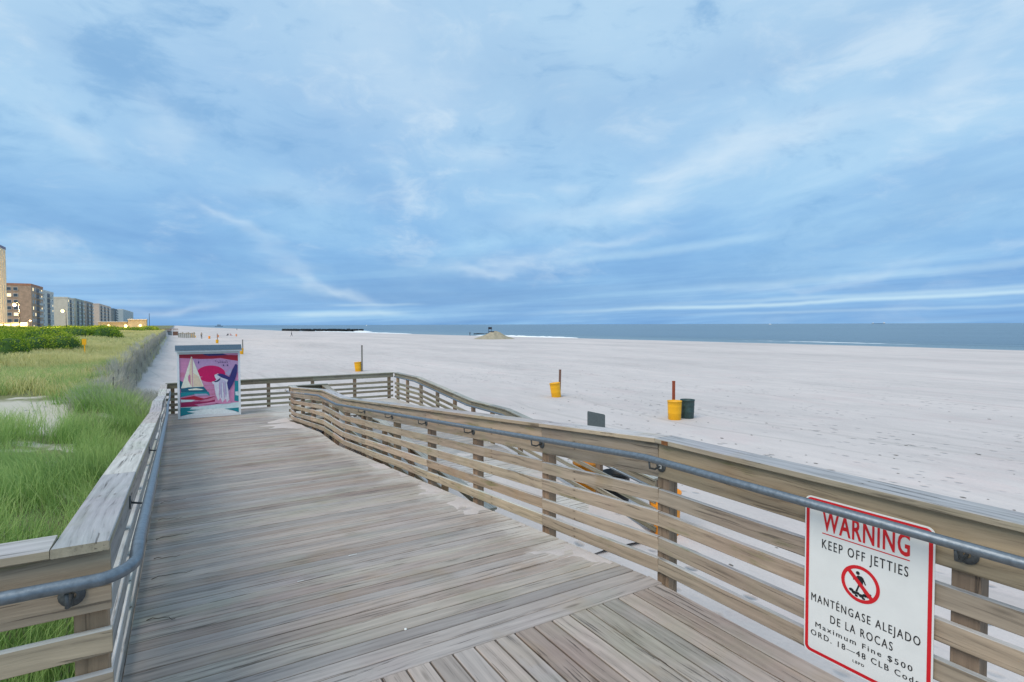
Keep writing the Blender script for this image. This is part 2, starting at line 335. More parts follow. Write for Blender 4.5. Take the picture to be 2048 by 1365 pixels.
_bc = {}
def board_mesh(L, Wd, T, mat, ch=.004):
    key = (round(L, 3), round(Wd, 3), round(T, 3), mat.name)
    if key in _bc: return _bc[key]
    w2, t2 = Wd / 2, T / 2; ch = min(ch, T * .3)
    prof = [(w2 - ch, -t2), (w2, -t2 + ch), (w2, t2 - ch), (w2 - ch, t2), (-w2 + ch, t2), (-w2, t2 - ch), (-w2, -t2 + ch), (-w2 + ch, -t2)]
    vs = [(0, y, z) for y, z in prof] + [(L, y, z) for y, z in prof]
    fs = [tuple(range(8))[::-1], tuple(range(8, 16))] + [(i, (i + 1) % 8, 8 + (i + 1) % 8, 8 + i) for i in range(8)]
    me = mesh('board', vs, [f if i < 2 else f for i, f in enumerate(fs)], mat); _bc[key] = me; return me
def board(name, parent, p0, p1, width, thick, mat, flat=True, jig=0.0):
    """board from p0 to p1 (world points on its centre line); flat: width lies level, else width stands up"""
    p0 = Vector(p0); p1 = Vector(p1); ax = (p1 - p0); L = ax.length; ax.normalize()
    up = Vector((0, 0, 1)); side = up.cross(ax).normalized(); upp = ax.cross(side).normalized()
    if flat: y, z = side, upp
    else: y, z = upp, -side
    m = Matrix((ax, y, z)).transposed(); q = m.to_quaternion()
    if jig: q = q @ Quaternion((1, 0, 0), random.gauss(0, jig)) @ Quaternion((0, 0, 1), random.gauss(0, jig * .15))
    base = parent.location if parent else Vector((0, 0, 0))
    return mobj(name, board_mesh(L, width, thick, mat), parent, p0 - base, q)

# ------------------------------------------------------------------ heights
def lerp(x, xs, ys): return np.interp(x, xs, ys)
def ramp1(s): return float(lerp(s, [3.04, 12.4, 14.2, 18.35], [0, -.74, -.74, -1.08]))
def ramp2(s): return float(lerp(s, [7.5, 13.0, 15.1, 19.4], [-2.03, -1.43, -1.43, -1.08]))
_ph = rng.uniform(0, 6.28, (7, 2)); _fr = rng.uniform(.15, 1.1, (7, 2))
def bumps(s, n, amp=1.0, k=1.0):
    h = 0
    for (a, b), (f, g) in zip(_ph, _fr): h = h + np.sin(s * f * k + a) * np.sin(n * g * k + b) / (1 + f * 2)
    return h * amp
def sstep(x, a, b):
    t = np.clip((x - a) / (b - a), 0, 1); return t * t * (3 - 2 * t)
def shore(s): return lerp(s, [60, 150, 222, 300, 380, 450, 520, 1000, 1600, 5000], [138, 130, 121, 114, 107, 100, 86, 80, 60, 40])
def ground(s, n):
    s = np.asarray(s, float); n = np.asarray(n, float)
    D = lerp(s, [-6, 3, 9, 13, 16, 22, 36, 60, 100, 200], [-.55, -.62, -.80, -1.0, -1.0, -.60, -.05, .15, .3, .4])
    D = D + bumps(s, n, .10) + np.clip(-n - 4, 0, 30) * .025 * sstep(s, 16, 40)
    nb = n + (138 - shore(s)) * sstep(n, 20, 80)
    B = lerp(nb, [-2.5, -1.5, 0, 4, 8, 36, 100, 126, 138, 150, 200], [-1.15, -1.3, -1.6, -1.95, -2.1, -2.25, -2.6, -2.95, -3.32, -4, -6]) + bumps(s, n, .02)
    wide = sstep(s, 24, 31)
    lo = -2.3; hi = -.3 * (1 - wide) + -1.85 * wide
    t = np.clip((n - lo) / (hi - lo), 0, 1); t = t * t * (3 - 2 * t)
    return D * (1 - t) + B * t

# ------------------------------------------------------------------ ground material and sheet
def sand_material():
    m, t, b = newmat('beach_sand'); geo = t.node('ShaderNodeNewGeometry'); pos = geo.outputs['Position']
    p = t.sep(pos)
    nn = t.math('ADD', t.math('MULTIPLY', p[0], NV.x), t.math('MULTIPLY', p[1], NV.y))
    ss = t.math('ADD', t.math('MULTIPLY', p[0], DV.x), t.math('MULTIPLY', p[1], DV.y))
    q = t.comb(nn, ss, 0.0)
    big = t.noise(t.vmul(q, (.10, .03, 1)), 1, 5, .6); mid = t.noise(t.vmul(q, (1.1, .35, 1)), 1, 5, .65); fine = t.noise(pos, 14, 5, .7)
    col = t.ramp(t.math('ADD', t.math('MULTIPLY', big, .5), t.math('ADD', t.math('MULTIPLY', mid, .3), t.math('MULTIPLY', fine, .2))),
                 [(.34, (.47, .425, .405)), (.5, (.60, .535, .505)), (.64, (.70, .615, .575))])
    # raked and driven streaks along the beach
    tr = t.noise(t.vmul(t.vadd(q, t.vmul(t.noise(q, .05, 2, .5, 0, 1), (6, 6, 0))), (1.5, .03, 1)), 1, 4, .6)
    col = t.mix(t.math('MULTIPLY', t.smooth(tr, .56, .70), .38), col, (.40, .37, .34))
    col = t.mix(t.math('MULTIPLY', t.smooth(t.noise(t.vmul(q, (.5, .25, 1)), 1, 5, .65), .50, .66), .35), col, (1.0, .90, .91), 'MULTIPLY')
    # damp sand by the water
    col = t.mix(t.math('MULTIPLY', t.smooth(nn, 124, 137), .45), col, (.40, .36, .32))
    # footprints: small scooped marks, in bump and darker in colour towards the middle
    vo = t.node('ShaderNodeTexVoronoi', i_Scale=1.0, i_Randomness=1.0); t.set(vo.inputs['Vector'], t.vmul(q, (2.6, 2.0, 1)))
    patch = t.smooth(t.noise(t.vmul(q, (.16, .12, 1)), 1, 4, .6), .43, .56)
    near = t.math('SUBTRACT', 1.0, t.smooth(nn, 16, 80))
    fp = t.math('MULTIPLY', t.math('SUBTRACT', 1.0, t.smooth(vo.outputs['Distance'], .05, .27)), t.math('MULTIPLY', patch, near))
    col = t.mix(t.math('MULTIPLY', fp, .7), col, (.30, .28, .27))
    # earth under the dune grass
    gm = t.math('SUBTRACT', 1.0, t.smooth(t.math('ADD', nn, t.math('MULTIPLY', t.math('SUBTRACT', t.noise(pos, .8, 4, .6), .5), 1.2)), -2.5, -1.9))
    gm2 = t.math('MULTIPLY', t.math('SUBTRACT', 1.0, t.smooth(nn, -1.2, -.3)), t.math('SUBTRACT', 1.0, t.smooth(ss, 25, 29)))
    gm = t.math('MAXIMUM', gm, gm2)
    bare = t.smooth(t.noise(t.vmul(q, (.5, .8, 1)), 1, 4, .6), .56, .64)
    yy = t.math('ADD', p[1], t.math('MULTIPLY', t.math('SUBTRACT', t.noise(pos, .9, 3, .6), .5), 2.0)); strip = t.math('MULTIPLY', t.math('MULTIPLY', t.smooth(yy, 13.6, 14.3), t.math('SUBTRACT', 1.0, t.smooth(yy, 17.6, 18.4))), t.math('SUBTRACT', 1.0, t.smooth(nn, -3.0, -2.4)))
    bare = t.math('MAXIMUM', bare, strip)
    dune = t.mix(bare, t.ramp(fine, [(.3, (.13, .15, .06)), (.7, (.24, .23, .12))]), (.52, .48, .40))
    col = t.mix(gm, col, dune)
    t.set(b.inputs['Base Color'], col); b.inputs['Roughness'].default_value = .95; b.inputs['Specular IOR Level'].default_value = .15
    h = t.math('ADD', t.math('ADD', t.math('MULTIPLY', mid, .5), t.math('MULTIPLY', fine, .12)), t.math('SUBTRACT', t.math('MULTIPLY', tr, .3), t.math('MULTIPLY', fp, .9)))
    bp = t.node('ShaderNodeBump', i_Strength=.8, i_Distance=.09, i_Height=h); t.l.new(bp.outputs[0], b.inputs['Normal'])
    return m
M['sand'] = sand_material()
def grid_sheet(name, S, N, zf, mat, kind='structure'):
    SS, NN = np.meshgrid(S, N, indexing='ij'); ZZ = zf(SS, NN)
    Xw = SS * DV.x + NN * NV.x; Yw = SS * DV.y + NN * NV.y
    v = np.stack([Xw, Yw, ZZ], -1).reshape(-1, 3); a, b = len(S), len(N)
    idx = np.arange(a * b).reshape(a, b)
    f = np.stack([idx[:-1, :-1], idx[:-1, 1:], idx[1:, 1:], idx[1:, :-1]], -1).reshape(-1, 4)
    me = bpy.data.meshes.new(name); me.vertices.add(len(v)); me.vertices.foreach_set('co', v.ravel())
    me.loops.add(f.size); me.loops.foreach_set('vertex_index', f.ravel()); me.polygons.add(len(f))
    me.polygons.foreach_set('loop_start', np.arange(0, f.size, 4)); me.update(); me.validate(); me.materials.append(mat); me.shade_smooth()
    o = mobj(name, me); o['kind'] = kind; return o
S = np.concatenate([np.arange(-14, 40, .35), np.arange(40, 120, 1.6), np.geomspace(120, 9000, 70)])
N = np.concatenate([-np.geomspace(900, 14, 40), np.arange(-13.5, -2.6, .45), np.arange(-2.5, -.4, .09), np.arange(-.3, 14, .4), np.arange(14, 150, 2.5), [152, 200]])
grid_sheet('beach', S, N, ground, M['sand'])

# ------------------------------------------------------------------ sea
def sea_material():
    m, t, b = newmat('sea_water'); geo = t.node('ShaderNodeNewGeometry'); pos = geo.outputs['Position']; p = t.sep(pos)
    nn = t.math('ADD', t.math('MULTIPLY', p[0], NV.x), t.math('MULTIPLY', p[1], NV.y))
    ss = t.math('ADD', t.math('MULTIPLY', p[0], DV.x), t.math('MULTIPLY', p[1], DV.y))
    q = t.comb(nn, ss, 0.0)
    a = t.noise(t.vmul(q, (.22, .05, 1)), 1, 6, .62); c = t.noise(t.vmul(q, (.012, .004, 1)), 1, 5, .6); f = t.noise(t.vmul(q, (1.3, .5, 1)), 1, 4, .6)
    col = t.ramp(c, [(.35, (.075, .135, .195)), (.65, (.11, .18, .24))])
    shoal = t.math('SUBTRACT', 1.0, t.smooth(nn, 137, 175))
    col = t.mix(t.math('MULTIPLY', shoal, .55), col, (.17, .25, .28))
    t.set(b.inputs['Base Color'], col); b.inputs['Roughness'].default_value = .28; b.inputs['IOR'].default_value = 1.33
    h = t.math('ADD', t.math('MULTIPLY', a, 1.0), t.math('MULTIPLY', f, .25))
    bp = t.node('ShaderNodeBump', i_Strength=1.0, i_Distance=.9, i_Height=h); t.l.new(bp.outputs[0], b.inputs['Normal'])
    return m
M['sea'] = sea_material()
SEA_Z = -3.3
S2 = np.concatenate([-np.geomspace(9000, 60, 25), np.arange(-50, 400, 6), np.geomspace(400, 30000, 50)])
N2 = np.concatenate([np.arange(36, 128, 4), np.arange(128, 175, .8), np.geomspace(176, 30000, 60)])
def sea_z(s, n):
    damp = np.clip((900 - n) / 700, 0, 1)
    nb = n + 138 - shore(s); sw = .16 * np.sin((nb + 3 * np.sin(s * .03) + 2 * np.sin(s * .011)) * .42) * sstep(nb, 139, 150) * np.clip((260 - n) / 100, 0, 1)
    return SEA_Z + sw * damp
grid_sheet('sea', S2, N2, sea_z, M['sea'])
# breaking crests near the shore
def crest(s0, s1, n0, h, wd, label, seed):
    mb = MB(); k = 40; rr = random.Random(seed)
    for i in range(k):
        f = i / (k - 1); s = s0 + (s1 - s0) * f; e = math.sin(math.pi * f) ** .5; nn = n0 + float(shore(s)) - 138 + math.sin(f * 9 + seed) * .8
        hh = h * e * (.6 + .4 * rr.random()); ww = wd * (.35 + .65 * e) * (.8 + .4 * rr.random())
        for dx, dz in ((-ww, -.12), (-ww * .5, hh * .7), (0, hh), (ww * .5, hh * .3), (ww, -.12)): mb.v.append((nn + dx, s, dz))
    for i in range(k - 1):
        for j in range(4): a = i * 5 + j; mb.f.append((a, a + 1, a + 6, a + 5)); mb.m.append(0)
    o = mb.build('wave_crest', M['foam'], None, (0, 0, SEA_Z + .05), (0, 0, A), True)
    return tag(o, label, 'wave', 'white crests breaking by the shore')
crest(166, 232, 138.6, .55, 1.0, 'thin white wave breaking right of the sand mound', 1)
crest(300, 470, 138.5, .5, 1.1, 'white surf line breaking between the jetty and the mound', 2)
crest(405, 440, 158.0, .8, 2.4, 'white water bursting off the seaward end of the dark jetty', 3)
crest(60, 118, 152.0, .18, .6, 'faint low wave rolling in at the right edge of the sea', 4)

# ------------------------------------------------------------------ boardwalk, ramps, landing
def tone_plank(root, s0, s1, n0, n1, zf, name='plank', mat='deck', w_=.14, gap=.009, th_=.038, nsplit=None):
    s = s0
    while s < s1 - .02:
        z0, z1 = zf(s), zf(min(s + w_, s1 + .2)); sm = s + w_ / 2; zc = (z0 + z1) / 2 - th_ / 2 + random.uniform(-.0015, .0015)
        spans = [(n0, n1)] if nsplit is None else [(n0, nsplit - .003), (nsplit + .003, n1)]
        for a, b in spans:
            o = board(name, root, W(sm, a, zc), W(sm, b, zc), w_ - gap * random.choice((.7, 1, 1, 1.6)), th_, M[mat])
            tilt = math.atan2(z1 - z0, w_); o.rotation_quaternion = Quaternion(NV, tilt) @ o.rotation_quaternion
            o.rotation_quaternion = o.rotation_quaternion @ Quaternion((0, 0, 1), random.gauss(0, .0006))
        s += w_
root = tag(empty('boardwalk', W(0, 0, 0)), kind='structure')
n = -1.6; k = 0
while n < 3.0:
    wd = min(.14, 3.02 - n)
    o = board('plank', root, W(-1.2, n + wd / 2, -.019 + random.uniform(-.002, .002)), W(2.893, n + wd / 2, -.019), wd - .011, .038, M['deck']); n += .14
board('header_plank', root, W(2.97, -.22, -.019), W(2.97, 3.03, -.019), .138, .038, M['deck'])
board('edge_beam', root, W(-1.2, 2.99, -.17), W(3.0, 2.99, -.17), .24, .04, M['post'], False)
for nn_ in (-.9, .5, 1.9): board('joist', root, W(-1.2, nn_, -.17), W(2.9, nn_, -.17), .23, .05, M['post'], False)

root = tag(empty('ramp_walkway', W(3.04, 0, 0)), kind='structure')
tone_plank(root, 3.045, 18.5, -.28, 3.02, ramp1)
for nn_ in (-.18, 1.4, 2.98):
    for a, b in ((3.05, 12.4), (12.4, 14.2), (14.2, 18.45)):
        board('edge_beam' if nn_ != 1.4 else 'joist', root, W(a, nn_, ramp1(a) - .16), W(b, nn_, ramp1(b) - .16), .235, .04, M['post'], False)
root = tag(empty('landing_deck', W(18.5, 0, -1.08)), kind='structure')
tone_plank(root, 18.505, 22.0, -.28, 7.58, lambda s: -1.08, nsplit=3.6)
board('edge_beam', root, W(18.52, 3.05, -1.24), W(18.52, 4.3, -1.24), .235, .04, M['post'], False)
board('edge_beam', root, W(21.98, -.28, -1.24), W(21.98, 7.58, -1.24), .235, .04, M['post'], False)
board('edge_beam', root, W(18.52, 7.56, -1.24), W(21.96, 7.56, -1.24), .235, .04, M['post'], False)
root = tag(empty('return_ramp', W(7.5, 4.3, -2.0)), kind='structure')
tone_plank(root, 7.5, 18.5, 4.36, 7.56, ramp2, mat='deck_sandy')
for nn_ in (4.4, 7.52):
    for a, b in ((7.6, 13.0), (13.0, 15.1), (15.1, 18.45)):
        board('edge_beam', root, W(a, nn_, ramp2(a) - .16), W(b, nn_, ramp2(b) - .16), .235, .04, M['post'], False)

# blown sand lying on the foot of the lower ramp and along the deck edge
def drift(label, s0, s1, n0, n1, zf, hfun, ks=50, kn=18):
    mb = MB(); g = []
    for i in range(ks):
        for j in range(kn):
            s = s0 + (s1 - s0) * i / (ks - 1); n = n0 + (n1 - n0) * j / (kn - 1)
            mb.v.append(tuple(W(s, n, zf(s) + hfun(s, n))))
    for i in range(ks - 1):
        for j in range(kn - 1): a = i * kn + j; mb.f.append((a, a + 1, a + kn + 1, a + kn)); mb.m.append(0)
    tag(mb.build('sand_drift', M['sand'], None, smooth=True), label, 'sand', kind='stuff')
def _nz(s, n, f=1.0, o=0): return mnoise.noise(Vector((s * f, n * f, o)))
drift('blown sand covering the foot of the lower ramp', 7.3, 14.2, 4.45, 7.48, ramp2, lambda s, n: .045 + .09 * _nz(s, n, .8, 3) - .10 * max(0, (s - 9.5) / 4.7) + .03 * _nz(s, n, 3, 1))
drift('thin blown sand along the seaward edge of the ramp deck', 3.4, 9.5, 2.35, 3.0, ramp1, lambda s, n: -.030 + .034 * (n - 2.35) / .65 + .030 * _nz(s, n, 1.6, 9) + .012 * _nz(s, n, 7, 2), 140, 26)
drift('small patch of blown sand at the end post of the near railing', 15.6, 18.9, 2.0, 3.0, ramp1, lambda s, n: -.018 + .032 * (n - 2.0) + .04 * _nz(s, n, 1.3, 5), 60, 20)

# ------------------------------------------------------------------ railings
def railing(name, label, O, e, wv_, zf, kinks, t0, t1, posts, mats=('rail', 'cap'), pipe=None, slat_tops=(.655, .475, .288, .115), pmat='post',
            brackets=(), capw=.19, foot=None, cap_t=None, sh=.108, tb=(1.003, .74)):
    """O+e*t is the inner top edge of the cap in plan; wv_ points to the walkway"""
    def P(t, out, z): return Vector((O.x, O.y, 0)) + e * t - wv_ * out + Vector((0, 0, zf(t) + z))
    root = empty(name, P(t0, 0, 0)); tag(root, label, 'railing')
    bm, cm = M[mats[0]], M[mats[1]]
    segs = sorted(set([t0] + [k for k in kinks if t0 < k < t1] + [t1]))
    def pieces(step):
        out = []
        for a, b in zip(segs, segs[1:]):
            inner = [p for i, p in enumerate(posts) if a + (2.2 if a < 0 else .7) < p < b - .7][::step]
            ks = [a] + inner + [b]; out += [(x + .0015, y - .0015) for x, y in zip(ks, ks[1:])]
        return out
    ca, cb = (cap_t or (t0, t1))
    for a, b in pieces(3):
        a2 = ca if abs(a - t0) < .01 else a; b2 = cb if abs(b - t1) < .01 else b
        board('cap_rail', root, P(a2, capw / 2, 1.023), P(b2, capw / 2, 1.023), capw, .038, cm)
    for a, b in pieces(2):
        board('top_board', root, P(a, .059, (tb[0] + tb[1]) / 2), P(b, .059, (tb[0] + tb[1]) / 2), tb[0] - tb[1], .036, bm, False)
        for zt in slat_tops:
            zj = zt - sh / 2 + random.uniform(-.006, .006)
            board('slat', root, P(a, .059, zj), P(b, .059, zj + random.uniform(-.008, .008)), sh + random.uniform(-.004, .006), .036, bm, False, .012)
    for p in posts:
        q = P(p, 0, 0); s_, n_ = q.dot(DV), q.dot(NV); g = float(ground(s_, n_)) - .3
        if foot is not None: g = zf(p) + foot
        o = board('post', root, P(p, .128, 0) * 1 + Vector((0, 0, g - zf(p))), P(p, .128, .975), .115, .095, M[pmat], False)
        # square posts stand: width along the railing
        ax = Vector((0, 0, 1)); y = e.copy(); z = ax.cross(y)
        o.rotation_quaternion = Matrix((ax, y, z)).transposed().to_quaternion()
    if pipe:
        mb = MB(); pts = [q - root.location for q in pipe(P)]; mb.tube(pts, .0255, 14); mb.build('handrail', M['pipe'], root, smooth=True)
    for bt in brackets:
        mb = MB(); c = P(bt, .040, .832) - root.location; inn = wv_
        ringv = []
        for rr, dd in ((.046, .001), (.046, .006), (.016, .009)):
            ringv.append([c + inn * dd + (e * math.cos(j * math.pi / 8) + Vector((0, 0, 1)) * math.sin(j * math.pi / 8)) * rr for j in range(16)])
        k0 = len(mb.v); mb.v += [tuple(v) for r_ in ringv for v in r_]
        for i in range(2):
            for j in range(16): mb.f.append((k0 + i * 16 + j, k0 + i * 16 + (j + 1) % 16, k0 + (i + 1) * 16 + (j + 1) % 16, k0 + (i + 1) * 16 + j)); mb.m.append(0)
        mb.tube([c + inn * .005, c + inn * .07 + Vector((0, 0, -.016)), c + inn * .120 + Vector((0, 0, .0)), c + inn * .128 + Vector((0, 0, .055))], .008, 6)
        mb.build('rail_bracket', M['pipe_dark'], root, smooth=True)
    return root, P
def smooth_path(P, t0, t1, kinks, out, z, step=.25):
    ts = sorted(set([t0, t1] + [k + d_ for k in kinks for d_ in (-.15, 0, .15) if t0 < k + d_ < t1]))
    return [P(t, out, z) for t in ts]
K1 = [3.03, 12.4, 14.2, 18.35]
posts_r = [-.75, 1.12, 3.02, 4.6, 6.14, 7.6, 9.1, 10.7, 12.3, 13.3, 14.3, 15.8, 17.3, 18.75]
rr, PR = railing('ramp_railing', 'near wooden slat railing with steel handrail along the seaward side of the ramp', W(0, 3.08), DV, -NV, ramp1, K1, -1.0, 18.9, posts_r,
        pipe=lambda P: smooth_path(P, -1.0, 18.95, K1, -.088, .905), brackets=(1.1, 3.0, 4.6, 6.1, 7.6, 9.1, 10.7))
posts_l = [4.6, 6.2, 7.8, 9.4, 11.0, 12.5, 14.1, 15.7, 17.3, 18.9, 20.4, 21.85]
def left_pipe(P):
    pts = smooth_path(P, 2.89, 20.2, K1, -.088, .945)[::-1]
    c = W(2.89, -.157 - .13, .90); arc = []
    for i in range(1, 8):
        a = math.pi / 2 * i / 8; arc.append(c + NV * (.13 * math.cos(a)) - DV * (.19 * math.sin(a) + 0))
    end = [W(2.70, -.157 - .13 - x, .90) for x in (.0, .3, 1.0, 2.4)]
    return pts + arc + end
railing('dune_side_railing', 'wooden railing with steel handrail along the dune side of the ramp, left of the deck', W(0, -.245), DV, NV, lambda s: ramp1(s) - .020, K1[1:], 2.875, 21.98, posts_l, mats=('silver', 'cap'), pmat='silver', cap_t=(2.79, 21.98),
        pipe=left_pipe, brackets=(4.6, 7.8))
# short railing facing the camera, running left from the corner
railing('corner_railing', 'short wooden railing running out of the picture left of the ramp corner', W(2.79, -.245), -NV, -DV, lambda t: -.020, [], .0, 3.0, [.075, 1.8, 2.9],
        brackets=(.13,), cap_t=(.192, 3.0), foot=-1.2)
railing('landing_railing', 'wooden slat railing closing the far end of the landing behind the mural', W(21.95, -.3), NV, -DV, lambda t: -1.08, [], 0.0, 7.9,
        [.2, 1.6, 3.2, 4.75, 6.35, 7.75], mats=('farrail', 'farrail'), slat_tops=(.70, .52, .34, .16), sh=.09, tb=(1.003, .85))
K2 = [13.0, 15.1, 19.4]
railing('outer_ramp_railing', 'outer wooden slat railing dropping from the landing down to the sand', W(0, 7.6), DV, -NV, ramp2, K2, 7.5, 21.95,
        [7.6, 9.2, 10.9, 12.4, 13.9, 15.1, 16.4, 17.8, 19.3, 20.7, 21.8], mats=('farrail', 'farrail'), sh=.09, tb=(1.003, .85),
        pipe=lambda P: smooth_path(P, 7.4, 21.6, K2, -.088, .90))
railing('inner_ramp_railing', 'inner wooden railing of the lower ramp, just behind the near railing', W(0, 4.3), DV, NV, ramp2, K2, 7.6, 19.1,
        [7.7, 9.3, 11.0, 12.7, 14.4, 16.0, 17.6, 18.95], mats=('farrail', 'farrail'), sh=.09, tb=(1.003, .85))
railing('gap_railing', 'very short railing closing the gap between the two ramps at the landing', W(19.08, 3.1), NV, DV, lambda t: -1.08, [], .0, 1.2, [.12, 1.08],
        mats=('farrail', 'farrail'), sh=.09, tb=(1.003, .85))
# plaster-white sticker on a bracket, rusty plate on the cap
mb = MB(); mb.box(-.013, .013, -.02, .02, -.001, .001)
stk = mb.build('sticker', M['white'], None, W(3.0, 3.119 - .012, .832), None)
stk.rotation_euler = (R(90), 0, A - R(90)); tag(stk, 'small white sticker on the round bracket plate below the handrail', 'sticker')
mb = MB(); mb.box(-.03, .03, -.002, .002, -.014, .014)
pl = mb.build('rusty_plate', M['rust'], rr); pl.location = W(2.93, 3.0775, 1.021) - rr.location; pl.rotation_euler = (0, 0, A + R(90))

# ------------------------------------------------------------------ warning sign
def text_mesh(txt, w_, h_, bold=0.0, track=1.28):
    cu = bpy.data.curves.new('txt', 'FONT'); cu.body = txt; cu.size = 1; cu.offset = bold; cu.space_character = track; cu.extrude = .0; cu.resolution_u = 3
    o = bpy.data.objects.new('txt', cu); COL.objects.link(o); dg = bpy.context.evaluated_depsgraph_get(); me = bpy.data.meshes.new_from_object(o.evaluated_get(dg))
    bpy.data.objects.remove(o); co = np.empty(len(me.vertices) * 3); me.vertices.foreach_get('co', co); co = co.reshape(-1, 3)
    x0, x1 = co[:, 0].min(), co[:, 0].max()
    cap = .70
    co[:, 0] = (co[:, 0] - x0) / (x1 - x0) * w_; co[:, 1] = co[:, 1] / cap * h_; co[:, 2] = 0
    me.vertices.foreach_set('co', co.ravel()); me.update(); return me
def rrect(x0, x1, y0, y1, r, k=6):
    pts = []
    for cx, cy, a0 in ((x1 - r, y1 - r, 0), (x0 + r, y1 - r, 90), (x0 + r, y0 + r, 180), (x1 - r, y0 + r, 270)):
        for i in range(k + 1): a = R(a0 + 90 * i / k); pts.append((cx + r * math.cos(a), cy + r * math.sin(a)))
    return pts
def flat(name, pts, z, mat, parent, thick=0.0):
    if thick:
        k = len(pts); vs = [(x, y, z - thick) for x, y in pts] + [(x, y, z) for x, y in pts]
        fs = [tuple(range(k))[::-1], tuple(range(k, 2 * k))] + [(i, (i + 1) % k, k + (i + 1) % k, k + i) for i in range(k)]
    else: vs = [(x, y, z) for x, y in pts]; fs = [tuple(range(len(pts)))]
    return mobj(name, mesh(name, vs, fs, mat), parent)
def ring(name, outer, inner, z, mat, parent):
    k = len(outer); vs = [(x, y, z) for x, y in outer + inner]
    return mobj(name, mesh(name, vs, [(i, (i + 1) % k, k + (i + 1) % k, k + i) for i in range(k)], mat), parent)
SW, SH = .643, .905
# local x runs right along the sign, local y up, local z towards the walkway
sr = empty('warning_sign', W(1.862, 3.096, .918 - SH)); tag(sr, 'white warning sign with red border fixed to the near railing', 'sign')
mx = Matrix((-DV, Vector((0, 0, 1)), -NV)).transposed(); sr.rotation_euler = mx.to_euler()
flat('sign_panel', rrect(0, SW, 0, SH, .035), 0.0, M['white'], sr, .004)
ring('red_border', rrect(.008, SW - .008, .008, SH - .008, .030), rrect(.026, SW - .026, .026, SH - .026, .018), .0012, M['red'], sr)
def put(txt, x0, x1, ytop, ybot, mat, bold=0.0):
    h_ = (ybot - ytop) * SH; me = text_mesh(txt, (x1 - x0) * SW, h_, bold, 1.12 if mat == 'red' else 1.28); me.materials.clear(); me.materials.append(M[mat])
    mobj('lettering', me, sr, (x0 * SW, SH * (1 - ybot), .0014))
    if mat == 'black': mobj('lettering', me, sr, (x0 * SW + .0013, SH * (1 - ybot), .0017))
put('WARNING', .155, .835, .070, .192, 'red', .022)
flat('underline', [(.155 * SW, SH * .783), (.835 * SW, SH * .783), (.835 * SW, SH * .789), (.155 * SW, SH * .789)], .0014, M['red'], sr)
put('KEEP OFF JETTIES', .155, .825, .250, .307, 'black')
put('MANTÉNGASE ALEJADO', .065, .915, .612, .662, 'black')
put('DE LA ROCAS', .235, .725, .706, .756, 'black')
put('Maximum Fine $500', .105, .865, .789, .821, 'black')
put('ORD. 18—48 CLB Code', .065, .915, .846, .881, 'black')
put('LBPD', .425, .515, .912, .928, 'black')
cx, cy, ro, ri = .475 * SW, SH * .553, .098, .080
circ = lambda r, k=40: [(cx + r * math.cos(2 * math.pi * i / k), cy + r * math.sin(2 * math.pi * i / k)) for i in range(k)]
ring('prohibition_ring', circ(ro), circ(ri), .0016, M['red'], sr)
# walking figure on rocks
fig = MB()
def poly(pts, z=.0013): fig.add([(cx + x, cy + y, z) for x, y in pts], [tuple(range(len(pts)))])
poly([(-.012 + .010 * math.cos(a / 10 * 6.283), .056 + .010 * math.sin(a / 10 * 6.283)) for a in range(10)])
poly([(-.012, .044), (.008, .044), (.018, .036), (.014, .000), (-.008, .000), (-.014, .030)])
poly([(.010, .040), (.020, .030), (.030, .006), (.025, .003), (.014, .024)]); poly([(-.012, .038), (-.020, .018), (-.036, .012), (-.036, .018), (-.024, .026), (-.014, .042)])
poly([(-.008, .002), (.002, .002), (-.006, -.022), (-.014, -.046), (-.024, -.046), (-.014, -.020)]); poly([(.002, .002), (.014, .002), (.018, -.020), (.032, -.040), (.024, -.044), (.008, -.022)])
for bx, by, br in ((-.045, -.045, .011), (-.030, -.055, .012), (-.012, -.053, .010), (.006, -.060, .012), (.024, -.052, .011), (.040, -.050, .012), (-.018, -.068, .008), (.018, -.070, .008), (.050, -.038, .007)):
    poly([(bx + br * math.cos(a / 7 * 6.283 + bx * 90) * 1.15, by + br * .8 * math.sin(a / 7 * 6.283 + bx * 90)) for a in range(7)])
fig.build('walking_figure', M['black'], sr)
q = .0075; c45 = math.cos(R(45)) * ri * 1.03
flat('prohibition_bar', [(cx - c45 - q, cy + c45 - q), (cx + c45 - q, cy - c45 - q), (cx + c45 + q, cy - c45 + q), (cx - c45 + q, cy + c45 + q)], .0018, M['red'], sr)

# back of another sign by the outer railing
bs = empty('sign_seen_from_behind', W(9.5, 7.88, -2.14)); bs.rotation_euler = (0, 0, A); tag(bs, 'grey back of a sign standing above the outer ramp railing', 'sign')
pts = rrect(-.30, .30, -.85, 0, .035)
o = flat('sign_panel', pts, 0, M['signback'], bs, .005); o.rotation_euler = (R(90), 0, R(90)); o.location = (0, 0, 2.1)
mb = MB(); mb.box(.015, .055, -.03, .03, -.1, 2.0); mb.build('post', M['greypost'], bs)

